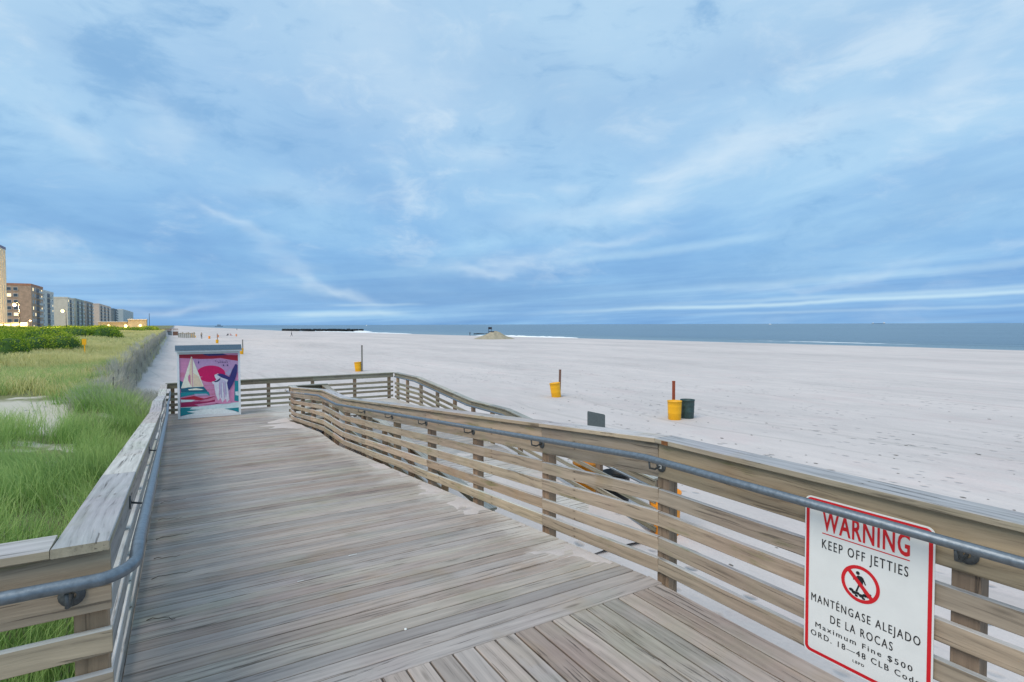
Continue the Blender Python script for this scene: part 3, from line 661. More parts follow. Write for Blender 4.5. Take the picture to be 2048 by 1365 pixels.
# ------------------------------------------------------------------ mural stand
kr = empty('mural_stand', W(20.55, .04, -1.08), A); tag(kr, 'white framed sunset and whale mural stand with slate roof on the landing', 'mural stand')
KW, KH = 1.80, 2.18
mb = MB(); mb.box(0, KW, 0, .16, .0, KH); mb.build('body', M['kiosk'], kr)
mb = MB(); fw = .062
mb.box(0, fw, -.03, -.001, .01, KH); mb.box(KW - fw, KW, -.03, -.001, .01, KH); mb.box(fw + .002, KW - fw - .002, -.03, -.001, KH - .12, KH); mb.box(fw + .002, KW - fw - .002, -.03, -.001, .01, .09)
mb.build('frame', M['kiosk'], kr)
mb = MB(); ov = .045
vs = [(-ov, -.16, KH - .02), (KW + ov, -.16, KH - .02), (KW + ov, .32, KH - .02), (-ov, .32, KH - .02), (-ov, .08, KH + .135), (KW + ov, .08, KH + .135)]
vs = [(x, y, z + .03) for x, y, z in vs]
mb.add(vs, [(0, 3, 2, 1), (0, 1, 5, 4), (2, 3, 4, 5), (0, 4, 3), (1, 2, 5)]); mb.build('roof', M['kroof'], kr)
mb = MB(); mb.box(-.05, KW + .05, -.13, -.11, KH - .05, KH + .005); mb.build('fascia', M['kiosk'], kr)
mural = MB(); layer = [0]
inks = ['m_pink', 'm_mauve', 'm_red', 'm_navy', 'm_mag', 'm_sail', 'm_cream', 'm_teal', 'm_dteal', 'm_pale', 'm_white', 'm_lav', 'm_rose', 'm_wine', 'm_dk', 'm_lilac', 'm_lilac2']
x0m, x1m, z0m, z1m = fw, KW - fw, .09, KH - .095
def ink(pts, col):
    layer[0] += 1; out = []
    for X_, Y_ in pts:
        fx = (X_ - 155 - (Y_ - 230) * .022) / 983; top_ = 230 - 25 * fx; bot = 1325 - 75 * fx; fy = (Y_ - top_) / (bot - top_)
        out.append((x0m + min(1, max(0, fx)) * (x1m - x0m), -.0035 - layer[0] * .00045, z1m - min(1, max(0, fy)) * (z1m - z0m)))
    mural.add(out, [tuple(range(len(out)))], inks.index(col))
def wavy(x0, x1, y0, y1, ph, amp=10, k=16, taper=False):
    up = [(x0 + (x1 - x0) * i / k, y0 + amp * math.sin(ph + i * 1.1)) for i in range(k + 1)]
    dn = [(x0 + (x1 - x0) * i / k, y1 + amp * math.sin(ph + 2 + i * .9)) for i in range(k + 1)][::-1]
    return up + dn
ink([(155, 230), (1138, 205), (1162, 1250), (178, 1325)], 'm_pink')
ink([(360, 320), (1138, 330), (1150, 560), (560, 460), (380, 520)], 'm_mauve')
ink([(150, 225), (300, 222), (520, 235), (850, 250), (1140, 255), (1142, 355), (1000, 335), (840, 305), (700, 318), (520, 322), (330, 312), (150, 305)], 'm_red')
ink([(520, 226), (700, 214), (860, 222), (960, 252), (820, 262), (640, 268), (560, 252)], 'm_navy')
ink([(160, 555), (250, 560), (235, 640), (165, 645)], 'm_rose')
ink([(165, 690), (230, 730), (200, 840), (170, 850)], 'm_dteal')
ink([(680 + 238 * math.cos(a / 36 * 6.283), 575 + (140 if math.sin(a / 36 * 6.283) < 0 else 150) * math.sin(a / 36 * 6.283)) for a in range(36)], 'm_mag')
ink([(470, 625), (545, 630), (500, 645)], 'm_pink')
for i, (yy, cc) in enumerate(((735, 'm_pink'), (775, 'm_rose'), (815, 'm_pink'), (850, 'm_rose'), (890, 'm_pink'), (925, 'm_rose'))):
    ink(wavy(500 + (i % 2) * 40, 780, yy, yy + 14, i * 1.7, 4), cc)
ink([(1085, 700), (1152, 700), (1158, 1060), (1080, 1050)], 'm_teal'); ink([(1095, 890), (1150, 885), (1152, 960), (1100, 950)], 'm_pale')
ink([(350, 280), (190, 830), (560, 800), (365, 290)], 'm_sail')
ink([(345, 300), (320, 560), (300, 700), (340, 775), (370, 800), (370, 300)], 'm_cream'); ink([(385, 560), (470, 620), (545, 795), (390, 800)], 'm_cream')
ink([(318, 590), (340, 600), (345, 770), (305, 690), (300, 630)], 'm_rose'); ink([(362, 300), (372, 300), (384, 810), (374, 810)], 'm_rose')
ink([(475, 350), (482, 380), (470, 410), (462, 380)], 'm_navy')
ink([(185, 840), (300, 815), (560, 805), (625, 890), (400, 905), (190, 900)], 'm_dteal'); ink([(300, 850), (430, 830), (560, 850), (520, 862), (320, 866)], 'm_sail')
ink([(180, 905), (640, 890), (660, 960), (420, 935), (180, 985)], 'm_teal'); ink([(400, 930), (600, 925), (650, 955), (420, 965)], 'm_lav')
ink([(185, 1005), (400, 965), (560, 1010), (800, 955), (640, 1010), (500, 1040), (360, 1025), (190, 1025)], 'm_red')
ink([(185, 1030), (420, 1035), (360, 1065), (186, 1075)], 'm_pale'); ink([(190, 1085), (460, 1060), (760, 1010), (790, 1100), (560, 1090), (400, 1110), (480, 1140), (190, 1160)], 'm_wine')
ink([(480, 1065), (760, 985), (780, 1020), (620, 1060)], 'm_rose'); ink([(520, 1100), (780, 1060), (800, 1090), (600, 1118)], 'm_pink')
ink([(175, 1165), (480, 1150), (800, 1110), (1158, 1070), (1160, 1175), (900, 1190), (600, 1200), (180, 1215)], 'm_pale')
ink([(180, 1170), (370, 1165), (330, 1200), (560, 1210), (300, 1250), (440, 1258), (180, 1318)], 'm_teal')
ink([(280, 1240), (560, 1200), (900, 1180), (1140, 1245), (1100, 1262), (600, 1290), (190, 1322), (420, 1262)], 'm_white')
ink([(900, 1190), (1160, 1165), (1162, 1250), (1050, 1215)], 'm_teal')
ink([(735, 600), (790, 575), (870, 600), (940, 650), (990, 700), (1005, 820), (990, 960), (1000, 1080), (930, 1095), (850, 1070), (780, 1092), (765, 980), (745, 860), (730, 765), (700, 748), (692, 716), (740, 708), (770, 680), (745, 640)], 'm_lilac')
ink([(800, 660), (880, 680), (940, 720), (950, 860), (930, 960), (880, 880), (830, 940), (805, 800)], 'm_lilac2')
for i in range(8):
    xa = 800 + i * 22; xb = 790 + i * 27; ink([(xa, 690 + (i * 37) % 60), (xa + 8, 700 + (i * 37) % 60), (xb + 12 + (i % 3) * 5, 880 + (i * 53) % 120), (xb + 8, 1060 - (i * 29) % 90), (xb, 930)], ('m_white', 'm_mauve', 'm_lav')[i % 3])
ink([(1090, 415), (1110, 408), (1130, 432), (1122, 560), (1095, 660), (1060, 745), (1015, 820), (985, 880), (965, 820), (950, 740), (985, 650), (1015, 590), (1040, 510)], 'm_navy')
ink([(775, 595), (830, 575), (890, 585), (960, 620), (1010, 645), (985, 690), (930, 668), (870, 650), (815, 618)], 'm_navy')
ink([(725, 712), (775, 696), (815, 668), (842, 642), (825, 690), (795, 716), (750, 724)], 'm_dk')
ink([(915, 560), (975, 520), (1045, 478), (1020, 560), (985, 618), (950, 600)], 'm_lav')
ink([(740, 1085), (770, 960), (800, 1050), (840, 1000), (870, 1080), (930, 1010), (950, 1080), (1010, 1010), (1020, 1090), (880, 1105)], 'm_pink')
for i in range(9): ink([(745 + i * 30, 350 + (i % 3) * 7), (765 + i * 30, 350 + (i % 2) * 7), (758 + i * 30, 362), (748 + i * 30, 366)], 'm_dk')
for i in range(6): ink([(800 + i * 28, 378 + (i % 2) * 9), (818 + i * 28, 374), (822 + i * 28, 384), (806 + i * 28, 390)], 'm_dk')
for i in range(4): ink([(840 + i * 34, 420), (862 + i * 34, 440 - (i % 2) * 24), (870 + i * 34, 442), (850 + i * 34, 428 + (i % 2) * 14)], 'm_dk')
mural.build('mural_panel', [M[k] for k in inks], kr)

# ------------------------------------------------------------------ drums, stakes, people on the beach
def px_ground(u, v, zoff=0.0):
    """where the photo's pixel meets the beach (used once, to survey positions)"""
    voff = v - 649.0; z = -2.1
    for _ in range(8):
        Yw = FPX * (EYE - z) / voff; Xw = (u - 1024) / FPX * Yw; p = Vector((Xw, Yw, 0)); z = float(ground(p.dot(DV), p.dot(NV)))
    return Vector((Xw, Yw, z))
def drum_mesh(mat):
    mb = MB(); mb.lathe([(.0, .0), (.24, .0), (.262, .03), (.275, .30), (.279, .31), (.279, .33), (.277, .34), (.286, .58), (.289, .59), (.289, .61), (.287, .62), (.296, .80), (.308, .805), (.308, .835), (.292, .835), (.285, .6)], 24)
    mb2 = MB(); mb2.lathe([(.286, .70), (.24, .10), (0, .10)], 24, 1)
    mb.add(mb2.v, mb2.f, 1); return mb.mesh('drum', [mat, M['inside']], True)
DR = {}
def drum(u, v, mat, label, tilt=0, rot=0, group='plastic litter drums on the sand', at=None, sc=1.0):
    p = at or px_ground(u, v)
    if mat not in DR: DR[mat] = drum_mesh(M[mat])
    o = mobj('litter_drum', DR[mat], None, p - Vector((0, 0, .03)), (0, R(tilt), R(rot))); o.scale = (sc, sc, sc)
    return tag(o, label, 'litter bin', group)
def stake(u, v, mat, h_, label, wd=.09, lean=0, at=None):
    p = at or px_ground(u, v); mb = MB(); mb.box(-wd / 2, wd / 2, -wd / 2, wd / 2, -.3, h_); mb.box(-wd / 2 - .004, wd / 2 + .004, -wd / 2 - .004, wd / 2 + .004, h_ - .05, h_ + .004)
    o = mb.build('stake', M[mat], None, p, (0, R(lean), .3)); return tag(o, label, 'post', 'upright stakes beside the litter drums')
def beside(u, v, dy=.0, dx=0.0): return px_ground(u, v) + Vector((dx, dy, 0))
drum(1350, 841, 'yellow', 'upright yellow litter drum in front of the red post, beside the dark drum')
stake(1348, 836, 'redpost', 1.58, 'red brown post behind the upright yellow drum', .095)
drum(1376, 838, 'green', 'dark green litter drum standing right of the yellow drum')
drum(1113, 795, 'yellow', 'yellow litter drum leaning away from a brown post in mid beach', -7)
stake(1119, 793, 'brownpost', 1.5, 'brown post beside the leaning yellow drum in mid beach', .10, 1.5)
drum(716, 742, 'yellow', 'yellow litter drum beyond the landing railing', -4)
stake(723.5, 742, 'greypost', 2.25, 'tall dark stake right of the drum beyond the landing railing', .13)
drum(482, 707, 'yellow', 'yellow litter drum just right of the mural roof')
stake(485, 706, 'greypost', 2.0, 'thin grey stake over the drum just right of the mural roof', .13)
drum(434, 685, 'yellow', 'yellow litter drum seen over the middle of the mural roof')
stake(434.5, 684, 'brownpost', 2.1, 'thin brown stake over the drum above the mural roof', .13)
drum(418.5, 676, 'orange', 'orange litter drum right of the standing walker')
drum(436, 673, 'pale_orange', 'faded orange litter drum far off above the mural roof')
drum(472.5, 671, 'pale_orange', 'faded pink litter drum right of the sitting pair')
drum(0, 0, 'orange', 'orange litter drum behind the outer ramp railing', at=W(10.2, 8.15, float(ground(10.2, 8.15))))
drum(0, 0, 'blackp', 'black litter drum between two orange drums behind the outer railing', at=W(9.1, 8.1, float(ground(9.1, 8.1))))
drum(0, 0, 'orange', 'orange litter drum at the foot of the lower ramp, behind a near post', at=W(7.55, 7.95, float(ground(7.55, 7.95))))

def person(u, v, h_, label, pose, mats, yaw=0, at=None):
    p = at or px_ground(u, v)
    root = empty('person', p); root.rotation_euler = (0, 0, yaw); tag(root, label, 'person'); k = h_ / 1.75
    J = dict(pel=(0, 0, .95), wst=(0, 0, 1.12), che=(0, .01, 1.36), nek=(0, .01, 1.50), hed=(0, .03, 1.60), top=(0, .02, 1.74),
             lsh=(-.18, 0, 1.42), lel=(-.24, .03, 1.14), lha=(-.24, .12, .90), rsh=(.18, 0, 1.42), rel=(.24, .03, 1.14), rha=(.24, .12, .90),
             lhi=(-.09, 0, .92), lkn=(-.10, .03, .50), lan=(-.10, 0, .08), lto=(-.10, .16, .03), rhi=(.09, 0, .92), rkn=(.10, .03, .50), ran=(.10, 0, .08), rto=(.10, .16, .03))
    rad = dict(pel=.145, wst=.125, che=.155, nek=.06, hed=.095, top=.085, lsh=.065, lel=.045, lha=.04, rsh=.065, rel=.045, rha=.04, lhi=.095, lkn=.065, lan=.045, lto=.035, rhi=.095, rkn=.065, ran=.045, rto=.035)
    J.update(pose)
    E = [('pel', 'wst'), ('wst', 'che'), ('che', 'nek'), ('nek', 'hed'), ('hed', 'top'), ('che', 'lsh'), ('lsh', 'lel'), ('lel', 'lha'), ('che', 'rsh'), ('rsh', 'rel'), ('rel', 'rha'),
         ('pel', 'lhi'), ('lhi', 'lkn'), ('lkn', 'lan'), ('lan', 'lto'), ('pel', 'rhi'), ('rhi', 'rkn'), ('rkn', 'ran'), ('ran', 'rto')]
    ks = list(J); me = bpy.data.meshes.new('body'); me.from_pydata([tuple(c * k for c in J[x]) for x in ks], [(ks.index(a), ks.index(b)) for a, b in E], [])
    o = bpy.data.objects.new('body', me); COL.objects.link(o); o.modifiers.new('s', 'SKIN'); sl = me.skin_vertices[0].data
    for i, x in enumerate(ks): sl[i].radius = (rad[x] * k,) * 2; sl[i].use_root = (x == 'pel')
    sb = o.modifiers.new('b', 'SUBSURF'); sb.levels = 1
    dg = bpy.context.evaluated_depsgraph_get(); em = bpy.data.meshes.new_from_object(o.evaluated_get(dg)); bpy.data.objects.remove(o)
    em.materials.clear()
    for m_ in mats: em.materials.append(M[m_])
    mz = max(v_.co.z for v_ in em.vertices); nk = J['nek'][2] * k; pv = J['pel'][2] * k
    for pg in em.polygons: z = pg.center.z; pg.material_index = 2 if z > nk else (0 if z > pv else 1); pg.use_smooth = True
    mobj('body', em, root); hm = MB()
    hx, hy, hz = (c * k for c in J['top']); hm.lathe([(.0, hz + .04), (.07 * k, hz + .02), (.105 * k, hz - .05), (.10 * k, hz - .13)], 10, 0, (hx, hy - .03)); hm.build('hair', M['blackp'], root, smooth=True)
walk = dict(lkn=(-.10, .20, .52), lan=(-.10, .30, .09), lto=(-.10, .46, .07), rkn=(.10, -.05, .50), ran=(.10, -.32, .14), rto=(.10, -.20, .03), lel=(-.25, -.14, 1.15), lha=(-.24, -.10, .90), rel=(.25, .14, 1.15), rha=(.22, .30, 1.02))
sit = dict(pel=(0, 0, .16), wst=(0, -.03, .32), che=(0, -.03, .55), nek=(0, -.02, .70), hed=(0, 0, .80), top=(0, .0, .94), lhi=(-.09, .05, .14), lkn=(-.14, .40, .46), lan=(-.12, .62, .08), lto=(-.12, .76, .04),
           rhi=(.09, .05, .14), rkn=(.14, .42, .44), ran=(.12, .66, .08), rto=(.12, .8, .04), lsh=(-.18, -.03, .62), rsh=(.18, -.03, .62), lel=(-.22, .15, .42), lha=(-.12, .38, .46), rel=(.22, .15, .42), rha=(.12, .38, .46))
person(403, 676, 1.85, 'person standing in grey top and black trousers on the sand left of the orange drum', dict(rel=(.27, .05, 1.2), rha=(.3, .2, 1.35)), ('greypost', 'dark', 'skin'), .3)
person(583, 672, 1.85, 'person in black striding across open sand in front of the dark jetty', walk, ('dark', 'dark', 'skin'), -1.4)
person(940, 672, 1.7, 'person in dark clothes walking left of the sand mound', walk, ('dark', 'dark', 'skin'), .5)
person(456, 670, 1.8, 'left one of two people sitting together far off on the sand, dark clothes', sit, ('dark', 'dark', 'skin'), 1.2)
person(460.5, 670, 1.8, 'right one of two people sitting together far off on the sand, pink top', sit, ('pink', 'dark', 'skin'), -.6)
person(1448, 683, 1.1, 'tiny dark figure sitting by the waterline on the right of the beach', sit, ('dark', 'dark', 'skin'), 0)
person(474, 659.5, 1.75, 'distant dark figure at the waterline beyond the pink drum', {}, ('dark', 'dark', 'skin'), 0)

# sand mound with lifeguard chair
mp = px_ground(984, 678); mb = MB(); k = 26; rings_ = [(0, 2.75), (.8, 2.65), (2.0, 2.3), (3.4, 1.6), (5, .85), (6.6, .25), (8.2, -.15)]
for r_, z_ in rings_:
    for j in range(k): a = 2 * math.pi * j / k; f = 1 + .12 * math.sin(3 * a + 1) + .06 * math.sin(7 * a); mb.v.append((r_ * f * math.cos(a) * 1.05 + 1.3 * (1 - r_ / 8), r_ * f * math.sin(a) * .8, z_ + .15 * math.sin(a * 5 + r_)))
for i in range(len(rings_) - 1):
    for j in range(k): mb.f.append((i * k + j, i * k + (j + 1) % k, (i + 1) * k + (j + 1) % k, (i + 1) * k + j)); mb.m.append(0)
M['mound'] = simple('mound_sand', (.36, .31, .22), .95, 0, .22, .8)
_o = mb.build('sand_mound', M['mound'], None, mp, smooth=True); _o.scale = (.75, .75, .85); tag(_o, 'rounded tan sand mound near the water with a lifeguard chair on top', 'sand mound')
lc = empty('lifeguard_chair', mp + Vector((-.6, 0, 2.05))); lc.scale = (.8, .8, .8); tag(lc, 'lifeguard chair silhouetted on top of the sand mound', 'lifeguard chair')
for sx in (-.5, .5):
    for sy in (-.45, .45):
        mb = MB(); mb.tube([(sx * 1.3, sy * 1.3, -.3), (sx, sy, 1.15)], .06, 6); mb.build('leg', M['dark'], lc)
mb = MB(); mb.box(-.75, .75, -.55, .55, 1.15, 1.25); mb.build('seat', M['dark'], lc)
mb = MB(); mb.box(-.7, .7, .45, .53, 1.25, 2.0); mb.build('backrest', M['dark'], lc)
mb = MB(); mb.box(-.4, 1.6, -.9, -.7, .1, .42); mb.build('rescue_board', M['dark'], lc)

# jetty of dark rocks
mb = MB(); rj = random.Random(4)
for i in range(230):
    f = rj.random(); s = 524 - 88 * f; n_ = 81 + 45 * f; r_ = rj.uniform(.8, 1.7)
    c = W(s + rj.uniform(-2.6, 2.6), n_ + rj.uniform(-2, 2), -2.5 + rj.uniform(-.3, .6)); vs = []
    for a in range(7):
        for b_ in (-.5, .5): an = a / 7 * 6.283; vs.append((c.x + r_ * math.cos(an) * rj.uniform(.8, 1.1), c.y + r_ * math.sin(an) * rj.uniform(.8, 1.1), c.z + b_ * r_ * rj.uniform(.7, 1.1)))
    mb.add(vs, [tuple(range(0, 14, 2))[::-1], tuple(range(1, 14, 2))] + [(2 * a, 2 * ((a + 1) % 7), 2 * ((a + 1) % 7) + 1, 2 * a + 1) for a in range(7)])
tag(mb.build('rock_jetty', M['rock'], None), 'long dark rock jetty running from the sand into the sea', 'jetty')
mb = MB()
for i in range(26):
    f = rj.random(); r_ = rj.uniform(.4, .8); c = W(270 - 6 * f, 138 + 10 * f, SEA_Z + .1); vs = []
    for a in range(6):
        for b_ in (-.5, .5): an = a / 6 * 6.283; vs.append((c.x + r_ * math.cos(an), c.y + r_ * math.sin(an), c.z + b_ * r_))
    mb.add(vs, [tuple(range(0, 12, 2))[::-1], tuple(range(1, 12, 2))] + [(2 * a, 2 * ((a + 1) % 6), 2 * ((a + 1) % 6) + 1, 2 * a + 1) for a in range(6)])
tag(mb.build('rock_shoal', M['rock'], None), 'low wet rocks showing in the water between the jetty and the mound', 'rocks')

# ships on the horizon
def ship(u, dist, L, label, cabins, colr='white', hullc='white'):
    Xw = (u - 1024) / FPX * dist; root = empty('ship', (Xw, dist, SEA_Z), 0); tag(root, label, 'ship')
    mb = MB(); h_ = L * (.09 if L < 50 else .035); mb.add([(-L / 2, -L * .07, h_), (L / 2, -L * .07, h_ * 1.25), (L / 2, L * .07, h_ * 1.25), (-L / 2, L * .07, h_), (-L * .46, -L * .05, -1), (L * .44, -L * .05, -1), (L * .44, L * .05, -1), (-L * .46, L * .05, -1)],
        [(0, 1, 2, 3), (0, 4, 5, 1), (2, 6, 7, 3), (1, 5, 6, 2), (0, 3, 7, 4)]); mb.build('hull', M[hullc], root)
    for a, b, c, dd in cabins: mb = MB(); mb.box(a * L, b * L, -L * .05, L * .05, c * L, dd * L); mb.build('cabin', M[colr], root)
ship(1540, 3200, 17, 'small white boat on the horizon in the middle of the right half', [(-.25, .25, .09, .28)])
M['shipdark'] = simple('grey_hull', (.16, .24, .33), .6)
ship(1757, 5200, 120, 'long low ship on the horizon with white cabins at both ends', [(-.47, -.41, .03, .10), (.38, .46, .03, .13)], 'white', 'shipdark')
ship(733, 3000, 10, 'tiny white boat on the horizon above the jetty end', [(-.2, .3, .09, .5)])
ship(438, 1900, 26, 'small dark boat off the beach at the far left horizon', [(-.2, .2, .09, .3)], 'shipdark', 'shipdark')

# seaweed scraps and pebbles on the sand
mb = MB(); rj = random.Random(9)
for i in range(330):
    if rj.random() < .6: s, n_ = rj.uniform(1, 26), 5 + abs(rj.gauss(0, 8)) + rj.uniform(0, 3)
    else: s, n_ = rj.uniform(-2, 45), rj.uniform(8, 40)
    if 4 < n_ < 8.2 and 7 < s < 22.2: continue
    z = float(ground(s, n_)); r_ = rj.uniform(.012, .05); vs = []; a0 = rj.random() * 6
    for a in range(6): an = a / 6 * 6.283 + a0; vs.append(tuple(W(s + r_ * 1.5 * math.cos(an) * rj.uniform(.6, 1.2), n_ + r_ * math.sin(an) * rj.uniform(.5, 1.2), z + .008)))
    vs.append(tuple(W(s, n_, z + 0.01 + r_ * .25))); mb.add(vs, [(a, (a + 1) % 6, 6) for a in range(6)])
tag(mb.build('seaweed_scraps', M['debris']), 'dark seaweed scraps scattered over the pale sand', 'seaweed', kind='stuff')

# ------------------------------------------------------------------ vegetation
def leaf_mat(name, stops, tip=None, rough=.7):
    m, t, b = newmat(name); at = t.node('ShaderNodeAttribute', attribute_name='rnd'); geo = t.node('ShaderNodeNewGeometry')
    big = t.noise(geo.outputs['Position'], .35, 4, .6); md = t.noise(geo.outputs['Position'], 1.7, 3, .6)
    f = t.math('ADD', t.math('MULTIPLY', at.outputs['Fac'], .42), t.math('ADD', t.math('MULTIPLY', t.math('SUBTRACT', big, .5), 1.3), t.math('ADD', .29, t.math('MULTIPLY', t.math('SUBTRACT', md, .5), .5))))
    col = t.ramp(f, stops)
    if tip:
        hh = t.node('ShaderNodeAttribute', attribute_name='hgt'); col = t.mix(t.math('MULTIPLY', t.math('POWER', hh.outputs['Fac'], 2.0), .55), col, tip)
    t.set(b.inputs['Base Color'], col); b.inputs['Roughness'].default_value = rough; b.inputs['Specular IOR Level'].default_value = .25
    tr = t.node('ShaderNodeBsdfTranslucent'); t.set(tr.inputs[0], col); mxs = t.node('ShaderNodeMixShader', i_0=.42)
    out = [n_ for n_ in t.n if n_.type == 'OUTPUT_MATERIAL'][0]
    t.l.new(b.outputs[0], mxs.inputs[1]); t.l.new(tr.outputs[0], mxs.inputs[2]); t.l.new(mxs.outputs[0], out.inputs[0]); return m
M['g_green'] = leaf_mat('green_dune_grass', [(.05, (.10, .21, .055)), (.32, (.20, .38, .085)), (.55, (.33, .50, .13)), (.78, (.52, .58, .24)), (1, (.68, .64, .40))], (.48, .60, .24))
M['g_tan'] = leaf_mat('tan_dune_grass', [(.05, (.27, .33, .10)), (.35, (.47, .50, .16)), (.6, (.64, .60, .25)), (.85, (.74, .66, .33)), (1, (.78, .70, .46))], (.76, .68, .36))
M['g_grey'] = leaf_mat('dead_grey_grass', [(.1, (.22, .22, .17)), (.5, (.42, .41, .35)), (.9, (.58, .55, .45))], (.60, .57, .46))
M['shrub'] = leaf_mat('shrub_leaves', [(.12, (.03, .09, .012)), (.36, (.17, .30, .025)), (.56, (.36, .47, .04)), (.8, (.56, .58, .07)), (1, (.62, .60, .14))])
def blades(name, s, n, h_, wdt, mat, label, cat, lean=(.35, .25), droop=.5, seed=1, spread=1.0):
    r = np.random.default_rng(seed); k = len(s); z = ground(s, n); base = np.outer(s, DV) + np.outer(n, NV); base[:, 2] = z - .03
    ang = r.uniform(0, 6.283, k); fac_dir = np.stack([np.cos(ang), np.sin(ang), np.zeros(k)], -1)
    az_ = r.normal(0, spread, k) + 2.6 + .9 * np.sin(s * .7 + n * .4); ld = np.stack([np.cos(az_), np.sin(az_), np.zeros(k)], -1)
    H_ = h_ * r.uniform(.55, 1.15, k); le = H_ * r.uniform(lean[0] * .3, lean[0] + lean[1], k)
    wd = (wdt * r.uniform(.6, 1.3, k))[:, None] * fac_dir
    up = np.array([0, 0, 1.0])
    m1 = base + up * (H_ * .5)[:, None] + ld * (le * .28)[:, None]; m2 = base + up * (H_ * .86)[:, None] + ld * (le * .7)[:, None]
    tp = base + up * (H_ * (1 - .12 * droop))[:, None] + ld * (le * 1.25)[:, None]
    v = np.stack([base - wd, base + wd, m1 - wd * .85, m1 + wd * .85, m2 - wd * .5, m2 + wd * .5, tp], 1)
    off = (np.arange(k) * 7)[:, None]
    q1 = np.array([0, 1, 3, 2]) + off; q2 = np.array([2, 3, 5, 4]) + off; t1 = np.array([4, 5, 6]) + off
    loops = np.concatenate([q1, q2, t1], 1); me = bpy.data.meshes.new(name)
    me.vertices.add(k * 7); me.vertices.foreach_set('co', v.ravel()); me.loops.add(loops.size); me.loops.foreach_set('vertex_index', loops.ravel().astype(np.int32))
    me.polygons.add(k * 3); st = (np.arange(k) * 11)[:, None] + np.array([0, 4, 8]); me.polygons.foreach_set('loop_start', st.ravel().astype(np.int32)); me.update()
    a = me.attributes.new('rnd', 'FLOAT', 'POINT'); a.data.foreach_set('value', np.repeat(r.random(k), 7).astype(np.float32))
    a = me.attributes.new('hgt', 'FLOAT', 'POINT'); a.data.foreach_set('value', np.tile(np.array([0, 0, .5, .5, .86, .86, 1], np.float32), k))
    me.materials.append(mat); o = mobj(name, me); return tag(o, label, cat, kind='stuff')
def clumped(cnt, s0, s1, n0, n1, seed, k=1.0, keep=.5, per=14, sp=.13):
    r = np.random.default_rng(seed); c = cnt // per; cs = r.uniform(s0, s1, c * 2); cn = r.uniform(n0, n1, c * 2)
    f = bumps(cs * 2.1, cn * 2.3, 1, k); ok = f > np.quantile(f, keep); cs, cn = cs[ok], cn[ok]
    s = np.repeat(cs, per) + r.normal(0, sp, len(cs) * per); n = np.repeat(cn, per) + r.normal(0, sp, len(cs) * per); return s, n
# near green grass (left of the ramp)
s, n_ = clumped(78000, 1.8, 24, -12, -.5, 1, keep=.22); yy = s * DV.y + n_ * NV.y + bumps(s * 1.5, n_ * 1.5, .5); ok = (np.random.default_rng(77).random(len(s)) < .05) | (yy < 13.9) | (n_ > -2.6) | (yy < 14.6) & (np.sin(s * 3) > 0); s, n_ = s[ok], n_[ok]
blades('green_dune_grass', s, n_, .62, .0045, M['g_green'], 'lush green dune grass beside the ramp', 'grass', (.35, .5), seed=2)
s, n_ = clumped(34000, 15.0, 32, -14, -2.3, 3, keep=.3); yy = s * DV.y + n_ * NV.y; ok = (yy > 18.3) | (yy > 17.6) & (np.sin(s * 4) > .2); s, n_ = s[ok], n_[ok]
blades('green_dune_grass', s, n_, .55, .007, M['g_green'], 'mixed green grass beyond the bare sand strip', 'grass', (.4, .5), seed=4)
s, n_ = clumped(80000, 18.5, 58, -16, -2.25, 5, keep=.12, sp=.2); yy = s * DV.y + n_ * NV.y; ok = yy > 19.0; s, n_ = s[ok], n_[ok]
blades('tan_dune_grass', s, n_, .50, .011, M['g_tan'], 'tan and yellow green dune grass behind the sand fence', 'grass', (.4, .4), seed=6)
s, n_ = clumped(60000, 50, 170, -26, -2.3, 7, keep=.05, sp=.35)
blades('tan_dune_grass', s, n_, .55, .032, M['g_tan'], 'far tan dune grass running to the pavilion', 'grass', (.4, .4), seed=8)
r = np.random.default_rng(11)
s = r.uniform(23, 90, 8500); n_ = -2.05 + r.normal(0, .14, 8500) + .12 * np.sin(s)
blades('dead_grass', s, n_, .75, .010, M['g_grey'], 'dead grey grass tangled in the sand fence', 'grass', (.2, .3), seed=12)
s = r.uniform(21.0, 30.0, 5200); n_ = r.uniform(-2.8, -.45, 5200)
blades('dead_grass', s, n_, .55, .006, M['g_grey'], 'wiry dead grass where the fence ends above the path', 'grass', (.5, .5), seed=13)

# sand fence
fr = empty('sand_fence', W(23, -2.02, -1.2)); tag(fr, 'weathered grey lath sand fence edging the dune grass', 'fence')
mb = MB(); s = 23.0; r = random.Random(3)
while s < 165:
    st = .11 if s < 60 else .22; c = W(s, -2.02 + .10 * math.sin(s * .9) + r.uniform(-.02, .02)); zt = float(ground(s, -2.35)) + .25 + .12 * math.sin(s * .5) + r.uniform(-.06, .06); zb = float(ground(s, -1.9)) - .35
    hw = .022 if s < 60 else .05; e_ = DV * hw; nn_ = NV * .006; q0 = c - fr.location; q0.z = 0; zt -= fr.location.z; zb -= fr.location.z; tl = DV * r.uniform(-.04, .04)
    mb.add([q0 - e_ - nn_ + Vector((0, 0, zb)), q0 + e_ - nn_ + Vector((0, 0, zb)), q0 + e_ + nn_ + Vector((0, 0, zb)), q0 - e_ + nn_ + Vector((0, 0, zb)),
            q0 - e_ - nn_ + tl + Vector((0, 0, zt)), q0 + e_ - nn_ + tl + Vector((0, 0, zt)), q0 + e_ + nn_ + tl + Vector((0, 0, zt)), q0 - e_ + nn_ + tl + Vector((0, 0, zt))],
           [(4, 5, 6, 7), (0, 1, 5, 4), (2, 3, 7, 6), (1, 2, 6, 5), (3, 0, 4, 7)]); s += st
tag(mb.build('laths', M['lath'], fr), kind='stuff')
pm = MB(); pm.tube([(0, 0, -.5), (.02, 0, .75)], .028, 7); pm = pm.mesh('fence_post', M['greypost'])
